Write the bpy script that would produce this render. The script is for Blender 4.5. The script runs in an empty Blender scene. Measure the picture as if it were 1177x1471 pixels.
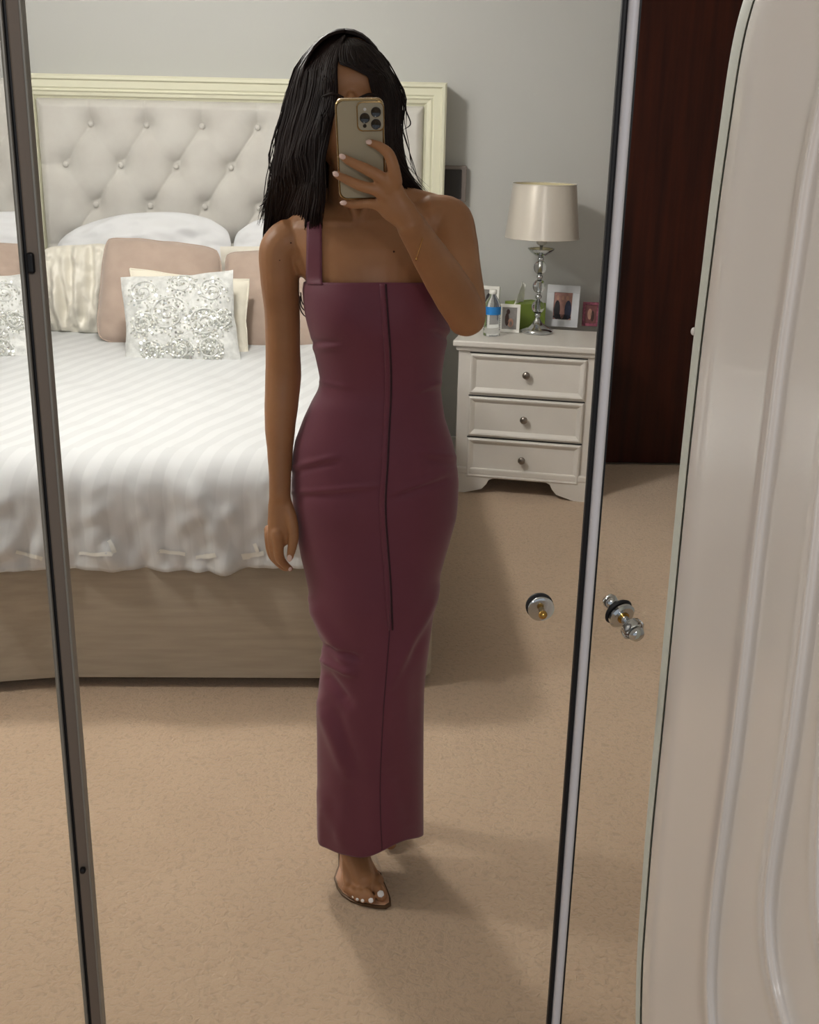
import bpy, bmesh, math, random
import numpy as np
from mathutils import Vector, Matrix, noise
from mathutils.bvhtree import BVHTree
random.seed(7)
R = math.radians
sc = bpy.context.scene
C = sc.collection
# ------------------------------------------------------------------ camera
FPX = 1658.0; W0, H0 = 1177, 1471
CAM = Vector((0.0, 0.0, 1.55))
YAW, PITCH, ROLL = R(2.2), R(18.8), R(1.27)
FWD = Vector((math.sin(YAW)*math.cos(PITCH), math.cos(YAW)*math.cos(PITCH), -math.sin(PITCH)))
R0 = Vector((math.cos(YAW), -math.sin(YAW), 0)); U0 = R0.cross(FWD)
RT = math.cos(ROLL)*R0 + math.sin(ROLL)*U0
UP = -math.sin(ROLL)*R0 + math.cos(ROLL)*U0
cd = bpy.data.cameras.new('camera'); cam = bpy.data.objects.new('camera', cd); C.objects.link(cam)
cd.sensor_fit = 'VERTICAL'; cd.sensor_height = 36.0; cd.lens = FPX/H0*36.0
cd.clip_start = 0.02; cd.clip_end = 50
cam.matrix_world = Matrix(((RT.x, UP.x, -FWD.x, CAM.x), (RT.y, UP.y, -FWD.y, CAM.y), (RT.z, UP.z, -FWD.z, CAM.z), (0, 0, 0, 1)))
sc.camera = cam
sc.view_settings.view_transform = 'Standard'; sc.view_settings.look = 'None'
sc.view_settings.gamma = 1.0; sc.view_settings.use_curve_mapping = False
sc.view_settings.exposure = 0.34
# ------------------------------------------------------------------ world and lights
wd = bpy.data.worlds.new('world'); sc.world = wd; wd.use_nodes = True
wd.node_tree.nodes['Background'].inputs[0].default_value = (0.86, 0.93, 1.0, 1)
wd.node_tree.nodes['Background'].inputs[1].default_value = 0.36
def light(name, kind, loc, power, color, size, rot=(0, 0, 0), size_y=None):
    d = bpy.data.lights.new(name, kind); d.energy = power; d.color = color
    if kind == 'AREA':
        d.size = size
        if size_y: d.shape = 'RECTANGLE'; d.size_y = size_y
    else:
        d.shadow_soft_size = size
    o = bpy.data.objects.new(name, d); C.objects.link(o); o.location = loc; o.rotation_euler = rot
    return o
light('ceiling_light_bulb', 'POINT', (-0.62, 3.45, 2.32), 45, (1.0, 0.975, 0.93), 0.10)
light('second_ceiling_light_bulb', 'POINT', (-1.75, 2.35, 2.32), 29, (1.0, 0.975, 0.93), 0.10)
light('panel_fill_light', 'AREA', (0.10, -0.38, 1.95), 3.6, (1.0, 0.97, 0.95), 0.14, (R(55), 0, R(-8)))  # added fill, no such fixture in the room; brightens the white panel and ridges

# ------------------------------------------------------------------ helpers
def ray(px, py):
    return (FWD + RT*((px - W0/2)/FPX) - UP*((py - H0/2)/FPX))
def P(px, py, Y):
    d = ray(px, py); return CAM + d*(Y/d.y)
def PZ(px, py, Z):
    d = ray(px, py); return CAM + d*((Z-CAM.z)/d.z)
def RP(px, py, p0, n, off=0.0):
    d = ray(px, py); t = (p0 + n*off - CAM).dot(n)/d.dot(n); return CAM + d*t
def depth(p): return (Vector(p)-CAM).dot(FWD)
def mpx(px, p): return px*depth(p)/FPX
def proj(p):
    q = Vector(p)-CAM; z = q.dot(FWD); return (W0/2 + FPX*q.dot(RT)/z, H0/2 - FPX*q.dot(UP)/z)
def lin(c):
    c = c/255.0; return c/12.92 if c <= 0.04045 else ((c+0.055)/1.055)**2.4
def rgb(r, g, b): return (lin(r), lin(g), lin(b), 1)
def interp(x, xs, ys): return float(np.interp(x, xs, ys))
def smooth01(t): t = max(0, min(1, t)); return t*t*(3-2*t)

def mat(name, color, rough=0.6, metal=0.0, bump=None, var=None, sheen=0, trans=0, ior=1.45, coat=0, sss=0, alpha=1, spec=0.5):
    m = bpy.data.materials.new(name); m.use_nodes = True
    nt = m.node_tree; b = nt.nodes['Principled BSDF']
    b.inputs['Base Color'].default_value = color; b.inputs['Roughness'].default_value = rough
    b.inputs['Metallic'].default_value = metal; b.inputs['IOR'].default_value = ior
    b.inputs['Transmission Weight'].default_value = trans; b.inputs['Coat Weight'].default_value = coat
    b.inputs['Sheen Weight'].default_value = sheen; b.inputs['Alpha'].default_value = alpha
    b.inputs['Specular IOR Level'].default_value = spec
    if sss:
        b.inputs['Subsurface Weight'].default_value = sss; b.inputs['Subsurface Radius'].default_value = (0.012, 0.005, 0.003)
        b.inputs['Subsurface Scale'].default_value = 1.0
    tc = nt.nodes.new('ShaderNodeTexCoord')
    if var:   # (scale, other colour, stretch)
        mp = nt.nodes.new('ShaderNodeMapping'); mp.inputs['Scale'].default_value = var[2] if len(var) > 2 else (1, 1, 1)
        n = nt.nodes.new('ShaderNodeTexNoise'); n.inputs['Scale'].default_value = var[0]; n.inputs['Detail'].default_value = 6
        mx = nt.nodes.new('ShaderNodeMix'); mx.data_type = 'RGBA'
        mx.inputs[6].default_value = color; mx.inputs[7].default_value = var[1]
        rp = nt.nodes.new('ShaderNodeValToRGB'); rp.color_ramp.elements[0].position = 0.35; rp.color_ramp.elements[1].position = 0.65
        nt.links.new(tc.outputs['Object'], mp.inputs[0]); nt.links.new(mp.outputs[0], n.inputs['Vector'])
        nt.links.new(n.outputs[0], rp.inputs[0]); nt.links.new(rp.outputs[0], mx.inputs[0]); nt.links.new(mx.outputs[2], b.inputs['Base Color'])
    if bump:  # (scale, strength, distance, stretch)
        mp = nt.nodes.new('ShaderNodeMapping'); mp.inputs['Scale'].default_value = bump[3] if len(bump) > 3 else (1, 1, 1)
        n = nt.nodes.new('ShaderNodeTexNoise'); n.inputs['Scale'].default_value = bump[0]; n.inputs['Detail'].default_value = 4
        bm_ = nt.nodes.new('ShaderNodeBump'); bm_.inputs['Strength'].default_value = bump[1]; bm_.inputs['Distance'].default_value = bump[2]
        nt.links.new(tc.outputs['Object'], mp.inputs[0]); nt.links.new(mp.outputs[0], n.inputs['Vector'])
        nt.links.new(n.outputs[0], bm_.inputs['Height']); nt.links.new(bm_.outputs[0], b.inputs['Normal'])
    return m

class MB:
    def __init__(s): s.v = []; s.f = []
    def add(s, vs, fs):
        o = len(s.v); s.v += [tuple(x) for x in vs]; s.f += [tuple(i+o for i in f) for f in fs]
    def grid(s, rows, wrap=False, flip=False):
        n = len(rows[0]); fs = []
        for i in range(len(rows)-1):
            for j in range(n if wrap else n-1):
                a, b = i*n+j, i*n+(j+1) % n
                f = (a, b, b+n, a+n); fs.append(f[::-1] if flip else f)
        s.add([p for r in rows for p in r], fs)
    def loft(s, rows, cap=True):
        n = len(rows[0]); o = len(s.v); s.grid(rows, True)
        if cap:
            s.f.append(tuple(range(o+n-1, o-1, -1))); e = o+(len(rows)-1)*n; s.f.append(tuple(range(e, e+n)))
    def box(s, lo, hi, M=None, bev=0.0):
        bm = bmesh.new(); bmesh.ops.create_cube(bm, size=1)
        for v in bm.verts: v.co = Vector([(lo[k]+hi[k])/2 + v.co[k]*(hi[k]-lo[k]) for k in range(3)])
        if bev: bmesh.ops.bevel(bm, geom=bm.edges[:], offset=bev, segments=2, profile=0.5, affect='EDGES')
        if M is not None: bm.transform(M)
        bm.verts.index_update(); s.add([v.co[:] for v in bm.verts], [[v.index for v in f.verts] for f in bm.faces]); bm.free()
    def lathe(s, prof, M=None, n=32):
        rows = [[Vector((r*math.cos(2*math.pi*k/n), r*math.sin(2*math.pi*k/n), z)) for k in range(n)] for r, z in prof]
        if M is not None: rows = [[M @ p for p in r] for r in rows]
        s.loft(rows, True)
    def tube(s, pts, rad, n=12, seg=6, up=None, flat=1.0, caps=True):
        pts = [Vector(p) for p in pts]; m = len(pts); rows = []
        P_, R_ = [], []
        for i in range(m-1):
            p0, p1, p2, p3 = pts[max(i-1, 0)], pts[i], pts[i+1], pts[min(i+2, m-1)]
            for k in range(seg):
                t = k/seg
                P_.append(0.5*((2*p1)+(p2-p0)*t+(2*p0-5*p1+4*p2-p3)*t*t+(3*p1-p0-3*p2+p3)*t**3))
                R_.append(rad[i]+(rad[i+1]-rad[i])*smooth01(t)*0.5+(rad[i+1]-rad[i])*t*0.5)
        P_.append(pts[-1]); R_.append(rad[-1])
        if caps:
            d0 = (P_[0]-P_[1]).normalized(); d1 = (P_[-1]-P_[-2]).normalized(); r0, r1 = R_[0], R_[-1]
            A = [(P_[0]+d0*r0*math.sin(a), r0*math.cos(a)) for a in (R(88), R(60), R(30))]
            B = [(P_[-1]+d1*r1*math.sin(a), r1*math.cos(a)) for a in (R(30), R(60), R(88))]
            P_ = [a[0] for a in A]+P_+[b[0] for b in B]; R_ = [a[1] for a in A]+R_+[b[1] for b in B]
        prev = None
        for i, p in enumerate(P_):
            t = (P_[min(i+1, len(P_)-1)]-P_[max(i-1, 0)]).normalized()
            if up is not None: x = Vector(up)
            elif prev is not None: x = prev
            else: x = Vector((0, 1, 0)) if abs(t.y) < 0.9 else Vector((1, 0, 0))
            x = (x - t*x.dot(t)).normalized(); prev = x; y = t.cross(x)
            rows.append([p + x*(R_[i]*flat*math.cos(a)) + y*(R_[i]*math.sin(a)) for a in (2*math.pi*k/n for k in range(n))])
        s.loft(rows, True)
    def ell(s, c, r, M=None, n=24):
        c = Vector(c); rows = []
        for i in range(n//2+1):
            ph = math.pi*i/(n//2); ph = min(max(ph, 0.02), math.pi-0.02)
            row = []
            for k in range(n):
                a = 2*math.pi*k/n
                v = Vector((r[0]*math.sin(ph)*math.cos(a), r[1]*math.sin(ph)*math.sin(a), -r[2]*math.cos(ph)))
                if M is not None: v = M @ v
                row.append(c+v)
            rows.append(row)
        s.loft(rows, True)
    def build(s, name, m, parent=None, smooth=True, label=None, kind=None, sharp=None):
        me = bpy.data.meshes.new(name); me.from_pydata(s.v, [], s.f); me.update()
        if smooth: me.polygons.foreach_set('use_smooth', [True]*len(me.polygons))
        me.materials.append(m)
        o = bpy.data.objects.new(name, me); C.objects.link(o)
        if sharp is not None:
            me.set_sharp_from_angle(angle=R(sharp))
        if parent is not None:
            o.parent = parent; o.matrix_parent_inverse = Matrix.Translation(-Vector(parent.location)) if parent.type == 'EMPTY' and parent.parent is None else Matrix()
        if label: o['label'] = label
        if kind: o['kind'] = kind
        return o
def tag(o, label, cat, group=None, kind=None):
    o['label'] = label; o['category'] = cat
    if group: o['group'] = group
    if kind: o['kind'] = kind
    return o
def thing(name, label, cat, loc, group=None):
    o = bpy.data.objects.new(name, None); C.objects.link(o); o.location = loc; o.empty_display_size = 0.1
    return tag(o, label, cat, group)
def struct(mb, name, m, **k):
    return mb.build(name, m, kind='structure', **k)
def voxel(mb, name, m, size, parent=None, it=6, fac=0.5):
    o = mb.build('tmp', m)
    r = o.modifiers.new('r', 'REMESH'); r.mode = 'VOXEL'; r.voxel_size = size; r.use_smooth_shade = True
    sm = o.modifiers.new('s', 'SMOOTH'); sm.iterations = it; sm.factor = fac
    dg = bpy.context.evaluated_depsgraph_get(); dg.update()
    me = bpy.data.meshes.new_from_object(o.evaluated_get(dg)); me.name = name
    bpy.data.objects.remove(o)
    me.polygons.foreach_set('use_smooth', [True]*len(me.polygons))
    me.materials.clear(); me.materials.append(m)
    q = bpy.data.objects.new(name, me); C.objects.link(q)
    if parent is not None: q.parent = parent; q.matrix_parent_inverse = Matrix.Translation(-Vector(parent.location))
    return q
def bvh_of(o):
    return BVHTree.FromPolygons([v.co[:] for v in o.data.vertices], [p.vertices[:] for p in o.data.polygons])
def hit(bvh, px, py, off=0.0):
    d = ray(px, py).normalized(); h = bvh.ray_cast(CAM, d)
    if h[0] is None: return None, None
    n = h[1] if h[1].dot(d) < 0 else -h[1]
    return h[0]+n*off, n

# ------------------------------------------------------------------ materials
M_wall = mat('wall_paint', rgb(196, 196, 192), 0.85, bump=(90, 0.06, 0.002))
M_ceil = mat('ceiling_paint', rgb(232, 231, 226), 0.9, bump=(60, 0.05, 0.002))
M_trimw = mat('white_trim_paint', rgb(228, 226, 220), 0.4, bump=(40, 0.03, 0.001))
M_cream = mat('cream_lacquer', rgb(222, 220, 196), 0.3, coat=0.2, bump=(30, 0.03, 0.001))
M_linen = mat('oatmeal_upholstery', rgb(206, 203, 196), 0.85, sheen=0.25, bump=(700, 0.25, 0.0006), var=(9, rgb(199, 195, 188)))
M_base = mat('taupe_base_fabric', rgb(178, 166, 148), 0.9, bump=(500, 0.3, 0.0008, (0.15, 1, 1)), var=(60, rgb(168, 156, 138), (0.1, 1, 1)))
M_pleat = mat('champagne_satin', rgb(226, 221, 208), 0.32, sheen=0.3, bump=(12, 0.15, 0.004, (3, 3, 0.6)))
M_cotton = mat('white_cotton', rgb(226, 227, 229), 0.7, bump=(14, 0.25, 0.006))
M_blush = mat('blush_cushion_fabric', rgb(182, 162, 148), 0.85, sheen=0.4, bump=(600, 0.2, 0.0006), var=(14, rgb(175, 155, 141)))
M_creamc = mat('cream_cushion_fabric', rgb(232, 226, 210), 0.7, bump=(80, 0.2, 0.002))
M_lace = mat('silver_white_cushion', rgb(222, 223, 220), 0.55, bump=(70, 0.7, 0.004), var=(35, rgb(196, 197, 194)))
M_seq = mat('sequin', rgb(250, 252, 246), 0.12, metal=0.75)
M_furn = mat('white_furniture_paint', rgb(226, 221, 214), 0.38, bump=(30, 0.04, 0.001), var=(4, rgb(221, 216, 208)))
M_chrome = mat('chrome', rgb(205, 208, 210), 0.12, metal=1.0, bump=(20, 0.02, 0.001))
M_nickel = mat('aged_nickel', rgb(150, 142, 134), 0.3, metal=0.9, bump=(60, 0.1, 0.001))
M_brass = mat('brass', rgb(190, 150, 80), 0.2, metal=1.0, bump=(60, 0.05, 0.001))
M_crystal = mat('crystal', (0.97, 0.98, 0.98, 1), 0.02, trans=1.0, ior=1.5)
M_dark = mat('dark_rubber', rgb(22, 20, 22), 0.6, bump=(80, 0.1, 0.001))
M_shade = mat('satin_lampshade', rgb(222, 214, 202), 0.27, metal=0.3, sheen=0.3, bump=(300, 0.06, 0.0006, (1, 1, 0.02)))
M_shadein = mat('lampshade_lining', rgb(226, 216, 178), 0.7, bump=(200, 0.05, 0.0005))
M_silverf = mat('silver_white_frame', rgb(212, 213, 216), 0.3, metal=0.15, bump=(30, 0.05, 0.001))
M_whitef = mat('white_frame', rgb(235, 233, 226), 0.45, bump=(30, 0.05, 0.001))
M_pinkf = mat('pink_frame', rgb(176, 96, 116), 0.5, var=(90, rgb(120, 60, 80)), bump=(90, 0.5, 0.003))
M_green = mat('green_card', rgb(126, 146, 62), 0.6, bump=(60, 0.05, 0.001))
M_tissue = mat('tissue_paper', rgb(238, 238, 232), 0.9, bump=(90, 0.4, 0.002))
M_water = mat('clear_plastic', (0.95, 0.98, 1, 1), 0.08, trans=0.95, ior=1.2, bump=(60, 0.2, 0.002))
M_blue = mat('blue_label', rgb(40, 130, 205), 0.4, bump=(60, 0.05, 0.001))
M_photoA = mat('photo_print', rgb(60, 52, 58), 0.3, var=(40, rgb(48, 42, 48)))
M_pc = [mat('photo_ink_%s' % n, c, 0.35, var=(60, tuple([q*0.8 for q in c[:3]]+[1]))) for n, c in
        (('black', rgb(34, 30, 34)), ('rose', rgb(176, 130, 120)), ('navy', rgb(48, 52, 78)), ('skin', rgb(196, 150, 128)), ('grey', rgb(150, 146, 142)), ('brown', rgb(70, 44, 36)), ('red', rgb(130, 78, 76)))]
M_greyf = mat('taupe_grey_frame', rgb(128, 118, 112), 0.5, bump=(40, 0.05, 0.001))
M_screen = mat('dark_grille', rgb(58, 55, 54), 0.6, bump=(300, 0.3, 0.001))
M_alu = mat('brushed_grey_metal', rgb(150, 146, 138), 0.4, metal=0.4, bump=(40, 0.1, 0.001, (8, 8, 0.1)))
M_bronze = mat('dull_bronze_metal', rgb(128, 115, 104), 0.5, metal=0.3, bump=(40, 0.1, 0.001, (8, 8, 0.1)))
M_whitem = mat('white_coated_metal', rgb(222, 220, 226), 0.3, bump=(40, 0.03, 0.001, (8, 8, 0.1)))
M_black = mat('black_gasket', rgb(12, 11, 16), 0.5, bump=(80, 0.1, 0.001))
M_gloss = mat('glossy_white_lacquer', rgb(228, 221, 215), 0.22, coat=0.4, bump=(6, 0.04, 0.002))
M_edge = mat('pale_edge_banding', rgb(205, 208, 198), 0.5, bump=(30, 0.04, 0.001))
M_skin = mat('skin', rgb(170, 122, 84), 0.45, sss=0.12, bump=(260, 0.08, 0.0008), var=(11, rgb(159, 112, 76)))
M_nail = mat('nail_polish', rgb(226, 196, 186), 0.15, coat=0.5, bump=(100, 0.02, 0.0004))
M_nailw = mat('white_nail_polish', rgb(245, 240, 238), 0.15, coat=0.5, bump=(100, 0.02, 0.0004))
M_lip = mat('lips', rgb(168, 88, 84), 0.35, bump=(300, 0.1, 0.0005))
M_eye = mat('eye_white', rgb(235, 232, 228), 0.15, bump=(10, 0.01, 0.001))
M_iris = mat('iris', rgb(60, 38, 24), 0.1, bump=(10, 0.01, 0.001))
M_mole = mat('mole', rgb(70, 36, 24), 0.6, bump=(300, 0.1, 0.0003))
M_dress = mat('plum_stretch_fabric', rgb(112, 52, 70), 0.62, sheen=0.18, bump=(900, 0.15, 0.0004), var=(3, rgb(105, 47, 64)))
M_dressd = mat('plum_fabric_seam', rgb(52, 20, 32), 0.7, bump=(900, 0.15, 0.0004))
M_dressm = mat('plum_fabric_stitch', rgb(78, 38, 52), 0.7, bump=(900, 0.15, 0.0004))
M_hair = mat('dark_brown_hair', rgb(24, 16, 15), 0.6, spec=0.25, bump=(60, 0.2, 0.001), var=(8, rgb(36, 23, 20)))
M_gold = mat('gold', rgb(206, 168, 108), 0.22, metal=1.0, bump=(40, 0.02, 0.0005))
M_case = mat('gold_phone_case_frame', rgb(168, 140, 96), 0.22, metal=0.9, bump=(40, 0.02, 0.0005))
M_phone = mat('champagne_phone_back', rgb(176, 166, 142), 0.28, coat=0.5, bump=(10, 0.02, 0.0005))
M_plate = mat('camera_plate', rgb(170, 162, 142), 0.3, coat=0.4, bump=(10, 0.02, 0.0005))
M_lens = mat('lens_black', rgb(8, 8, 9), 0.08, coat=1.0, bump=(10, 0.01, 0.0005))
M_sole = mat('nude_insole', rgb(196, 150, 118), 0.4, bump=(60, 0.05, 0.0005))
M_soled = mat('bronze_sole_edge', rgb(96, 72, 50), 0.35, metal=0.3, bump=(60, 0.05, 0.0005))
M_pvc = mat('clear_pvc', (0.98, 0.97, 0.96, 1), 0.05, alpha=0.10, spec=1.0, coat=1.0)
def wood():
    m = mat('dark_mahogany', rgb(62, 24, 10), 0.45, bump=(30, 0.15, 0.001, (6, 6, 0.3)), var=(5, rgb(42, 15, 7), (6, 6, 0.35)), coat=0.0, spec=0.25); return m
M_wood = wood()
def carpet():
    m = mat('beige_carpet', rgb(202, 170, 138), 0.95, sheen=0.3)
    nt = m.node_tree; b = nt.nodes['Principled BSDF']; tc = nt.nodes.new('ShaderNodeTexCoord')
    n1 = nt.nodes.new('ShaderNodeTexNoise'); n1.inputs['Scale'].default_value = 75; n1.inputs['Detail'].default_value = 3; n1.inputs['Distortion'].default_value = 0.9
    n2 = nt.nodes.new('ShaderNodeTexNoise'); n2.inputs['Scale'].default_value = 3.5; n2.inputs['Detail'].default_value = 3
    n3 = nt.nodes.new('ShaderNodeTexNoise'); n3.inputs['Scale'].default_value = 900; n3.inputs['Detail'].default_value = 2
    ad = nt.nodes.new('ShaderNodeMath'); ad.operation = 'MULTIPLY_ADD'; ad.inputs[1].default_value = 0.25
    bp = nt.nodes.new('ShaderNodeBump'); bp.inputs['Strength'].default_value = 0.8; bp.inputs['Distance'].default_value = 0.007
    mx = nt.nodes.new('ShaderNodeMix'); mx.data_type = 'RGBA'
    mx.inputs[6].default_value = rgb(210, 183, 154); mx.inputs[7].default_value = rgb(196, 169, 140)
    mx2 = nt.nodes.new('ShaderNodeMix'); mx2.data_type = 'RGBA'; mx2.blend_type = 'MULTIPLY'; mx2.inputs[0].default_value = 0.35
    rp = nt.nodes.new('ShaderNodeValToRGB'); rp.color_ramp.elements[0].position = 0.3; rp.color_ramp.elements[0].color = (0.55, 0.52, 0.5, 1); rp.color_ramp.elements[1].position = 0.5
    L = nt.links.new
    for n in (n1, n2, n3): L(tc.outputs['Object'], n.inputs['Vector'])
    L(n3.outputs[0], ad.inputs[0]); L(n1.outputs[0], ad.inputs[2]); L(ad.outputs[0], bp.inputs['Height']); L(bp.outputs[0], b.inputs['Normal'])
    L(n2.outputs[0], mx.inputs[0]); L(n1.outputs[0], rp.inputs[0]); L(mx.outputs[2], mx2.inputs[6]); L(rp.outputs[0], mx2.inputs[7]); L(mx2.outputs[2], b.inputs['Base Color'])
    return m
M_carpet = carpet()
def stripes():
    m = mat('white_stripe_sateen', rgb(226, 229, 230), 0.62)
    nt = m.node_tree; b = nt.nodes['Principled BSDF']; tc = nt.nodes.new('ShaderNodeTexCoord')
    mp = nt.nodes.new('ShaderNodeMapping'); mp.inputs['Rotation'].default_value = (0, 0, R(20))
    w = nt.nodes.new('ShaderNodeTexWave'); w.inputs['Scale'].default_value = 4.7; w.inputs['Distortion'].default_value = 0.25
    rp = nt.nodes.new('ShaderNodeValToRGB'); rp.color_ramp.elements[0].position = 0.42; rp.color_ramp.elements[1].position = 0.58
    rp.color_ramp.elements[0].color = rgb(208, 210, 211); rp.color_ramp.elements[1].color = rgb(216, 218, 219)
    n = nt.nodes.new('ShaderNodeTexNoise'); n.inputs['Scale'].default_value = 11; n.inputs['Detail'].default_value = 4
    bp = nt.nodes.new('ShaderNodeBump'); bp.inputs['Strength'].default_value = 0.35; bp.inputs['Distance'].default_value = 0.008
    L = nt.links.new
    L(tc.outputs['Object'], mp.inputs[0]); L(mp.outputs[0], w.inputs[0]); L(w.outputs[0], rp.inputs[0]); L(rp.outputs[0], b.inputs['Base Color'])
    L(tc.outputs['Object'], n.inputs['Vector']); L(n.outputs[0], bp.inputs['Height']); L(bp.outputs[0], b.inputs['Normal'])
    return m
M_duvet = stripes()

# ------------------------------------------------------------------ room shell
YW = 5.33
XL, XR, ZC = -3.0, 2.3, 2.45
b = MB(); b.box((XL, -2.2, -0.05), (XR, YW+0.2, 0.0)); struct(b, 'floor', M_carpet, smooth=False)
b = MB(); b.box((XL, -2.2, ZC), (XR, YW+0.2, ZC+0.05)); struct(b, 'ceiling', M_ceil, smooth=False)
b = MB(); b.box((XL, YW, 0), (XR, YW+0.1, ZC)); struct(b, 'wall_back', M_wall, smooth=False)
b = MB(); b.box((XL-0.1, -2.2, 0), (XL, YW+0.1, ZC)); struct(b, 'wall_left', M_wall, smooth=False)
b = MB(); b.box((XR, -2.2, 0), (XR+0.1, YW+0.1, ZC)); struct(b, 'wall_right', M_wall, smooth=False)
# dark wooden door leaf filling the right of the far wall
xd = P(868, 600, YW-0.05).x
dr = MB(); dr.box((xd-0.012, YW-0.05, 0.012), (xd+0.86, YW, 2.2), bev=0.003)
dw = struct(dr, 'door_1', M_wood, smooth=False); dw['label'] = 'dark mahogany door reaching down to the carpet at far right'
dj = MB(); dj.box((xd+0.87, YW-0.06, 0.0), (xd+0.95, YW, 2.25), bev=0.004); dj.box((xd-0.06, YW-0.02, 2.2), (xd+0.95, YW, 2.27), bev=0.004)
struct(dj, 'trim_1', M_black, smooth=False)
b = MB(); b.box((XL, YW-0.018, 0), (xd-0.07, YW, 0.12), bev=0.004); struct(b, 'baseboard_back', M_trimw, smooth=False)

# ------------------------------------------------------------------ mirrored wardrobe door frames (two slim uprights)
YM = 0.90
def upright(name, x0, x1, y0, y1, m, parent, zt=2.38):
    b = MB(); b.box((x0, y0, 0.0), (x1, y1, zt), bev=0.0015); return b.build(name, m, parent, smooth=False)
pl0, pl1 = P(14, 380, YM).x, P(51, 380, YM).x
def xat(px, py): return P(px, py, YM).x
xa, xb_, xc = xat(31, 378), xat(37.5, 378), xat(62.5, 378)
t = thing('mirror_door_frame', 'grey and bronze metal upright between left and middle mirror doors', 'door frame', (xb_, YM, 0))
upright('outer_rail', xa-0.001, xb_-0.0012, YM-0.004, YM+0.006, M_alu, t)
upright('gasket', xb_-0.0016, xb_+0.0016, YM-0.001, YM+0.004, M_black, t)
upright('inner_rail', xb_+0.0012, xc-0.001, YM-0.002, YM+0.008, M_bronze, t)
upright('rail_lip', xc-0.0022, xc, YM-0.005, YM+0.008, M_alu, t)
for (px, py, w, h) in ((44, 378, 11, 30), (119, 1250, 8, 9)):
    c = P(px, py, YM-0.004); b = MB(); b.box((c.x-mpx(w/2, c), YM-0.007, c.z-mpx(h/2, c)), (c.x+mpx(w/2, c), YM-0.001, c.z+mpx(h/2, c)), bev=0.002)
    b.build('catch', M_black, t, smooth=False)
x1, x2, x3 = xat(866, 500)-0.0, xat(873, 500), xat(889, 500)
x1 = xat(857.5, 500); x2 = xat(865.5, 500); x3 = xat(883.5, 500)
t = thing('mirror_door_frame', 'bright white upright with black edge between middle and right mirror doors', 'door frame', (x2, YM, 0))
upright('gasket', x1, x2, YM-0.001, YM+0.006, M_black, t)
b = MB(); n_ = 14
b.loft([[Vector((x2+(x3-x2)*0.82*(0.5-0.5*math.cos(math.pi*k/(n_-1))), YM-0.006*math.sin(math.pi*k/(n_-1)), z)) for k in range(n_)] + [Vector((x2+(x3-x2)*0.82, YM+0.008, z)), Vector((x2, YM+0.008, z))] for z in (0.0, 2.38)])
b.build('rounded_rail', M_whitem, t, sharp=50)
upright('rail_lip', x3-(x3-x2)*0.18, x3, YM-0.001, YM+0.008, M_alu, t)
upright('shadow_line', x3-(x3-x2)*0.20, x3-(x3-x2)*0.15, YM-0.002, YM+0.003, M_black, t)

def knob_axis(c, d):
    d = Vector(d).normalized(); q = d.to_track_quat('Z', 'Y'); return Matrix.Translation(c) @ q.to_matrix().to_4x4()
# knob seen end on
c = P(777, 871, YM); s = mpx(1, c)
t = thing('door_knob', 'round glass knob with brass pin on the middle mirror door', 'knob', c)
toC = (CAM-c).normalized()
b = MB(); b.lathe([(18.5*s, 0), (20*s, 1*s), (20*s, 4*s), (17*s, 5*s), (0.5*s, 5*s)], knob_axis(c+Vector((-0.0008, 0.003, -0.0003)), (0, -1, 0))); b.build('backplate', M_dark, t, sharp=40)
b = MB(); b.lathe([(8*s, 0), (18*s, 3*s), (19.5*s, 7*s), (19*s, 10*s), (16*s, 11*s), (1*s, 11*s)], knob_axis(c+Vector((0.0, 0.003, -0.001)), (0.03, -1, -0.15))); b.build('disc', M_chrome, t, sharp=40)
b = MB(); b.lathe([(4*s, 0), (4*s, 10*s), (6*s, 12*s), (6.5*s, 16*s), (4*s, 20*s), (0.3*s, 21*s)], knob_axis(c+Vector((0.0, -0.003, -0.001)), (0.05, -1, -0.2))); b.build('pin', M_brass, t)
# projecting knob
c = P(889, 879, YM); s = mpx(1, c)
t = thing('door_knob', 'projecting glass and chrome knob on the narrow right mirror door', 'knob', c)
ax = (RT*0.42 - UP*0.62 - FWD*0.75).normalized()
b = MB(); b.lathe([(9*s, -1*s), (20*s, 0), (22*s, 3*s), (20*s, 6*s), (3*s, 6.5*s)], knob_axis(c-ax*0.002, ax)); b.build('backplate', M_dark, t, sharp=40)
b = MB(); b.lathe([(15*s, 0), (20*s, 2*s), (20.5*s, 6*s), (17*s, 9*s), (2*s, 9*s)], knob_axis(c+ax*4*s, ax)); b.build('rosette', M_chrome, t, sharp=40)
b = MB(); b.lathe([(7*s, 0), (6*s, 6*s), (5.5*s, 14*s), (9*s, 20*s), (11.5*s, 26*s), (10*s, 32*s), (12*s, 36*s), (9*s, 42*s), (2*s, 44*s)], knob_axis(c+ax*12*s, ax)); b.build('finial', M_chrome, t)
b = MB(); b.lathe([(8*s, 0), (16*s, 6*s), (17*s, 14*s), (10*s, 22*s), (2*s, 24*s)], knob_axis(c+ax*26*s, ax)); b.build('crystal_collar', M_crystal, t)
b = MB(); b.lathe([(5*s, 0), (8*s, 5*s), (10*s, 12*s), (11*s, 19*s), (8*s, 25*s), (1*s, 27*s)], knob_axis(c-ax*3*s, -(RT*0.45-UP*0.55)-FWD*0.12)); b.build('reflected_finial', M_chrome, t)  # knob's reflection in the mirror, modelled as a solid part
b = MB(); b.lathe([(9*s, 0), (9*s, 3*s), (3*s, 4*s)], knob_axis(c+ax*(13)*s-ax*0.001, ax)); b.build('brass_ring', M_brass, t, sharp=40)

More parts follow.
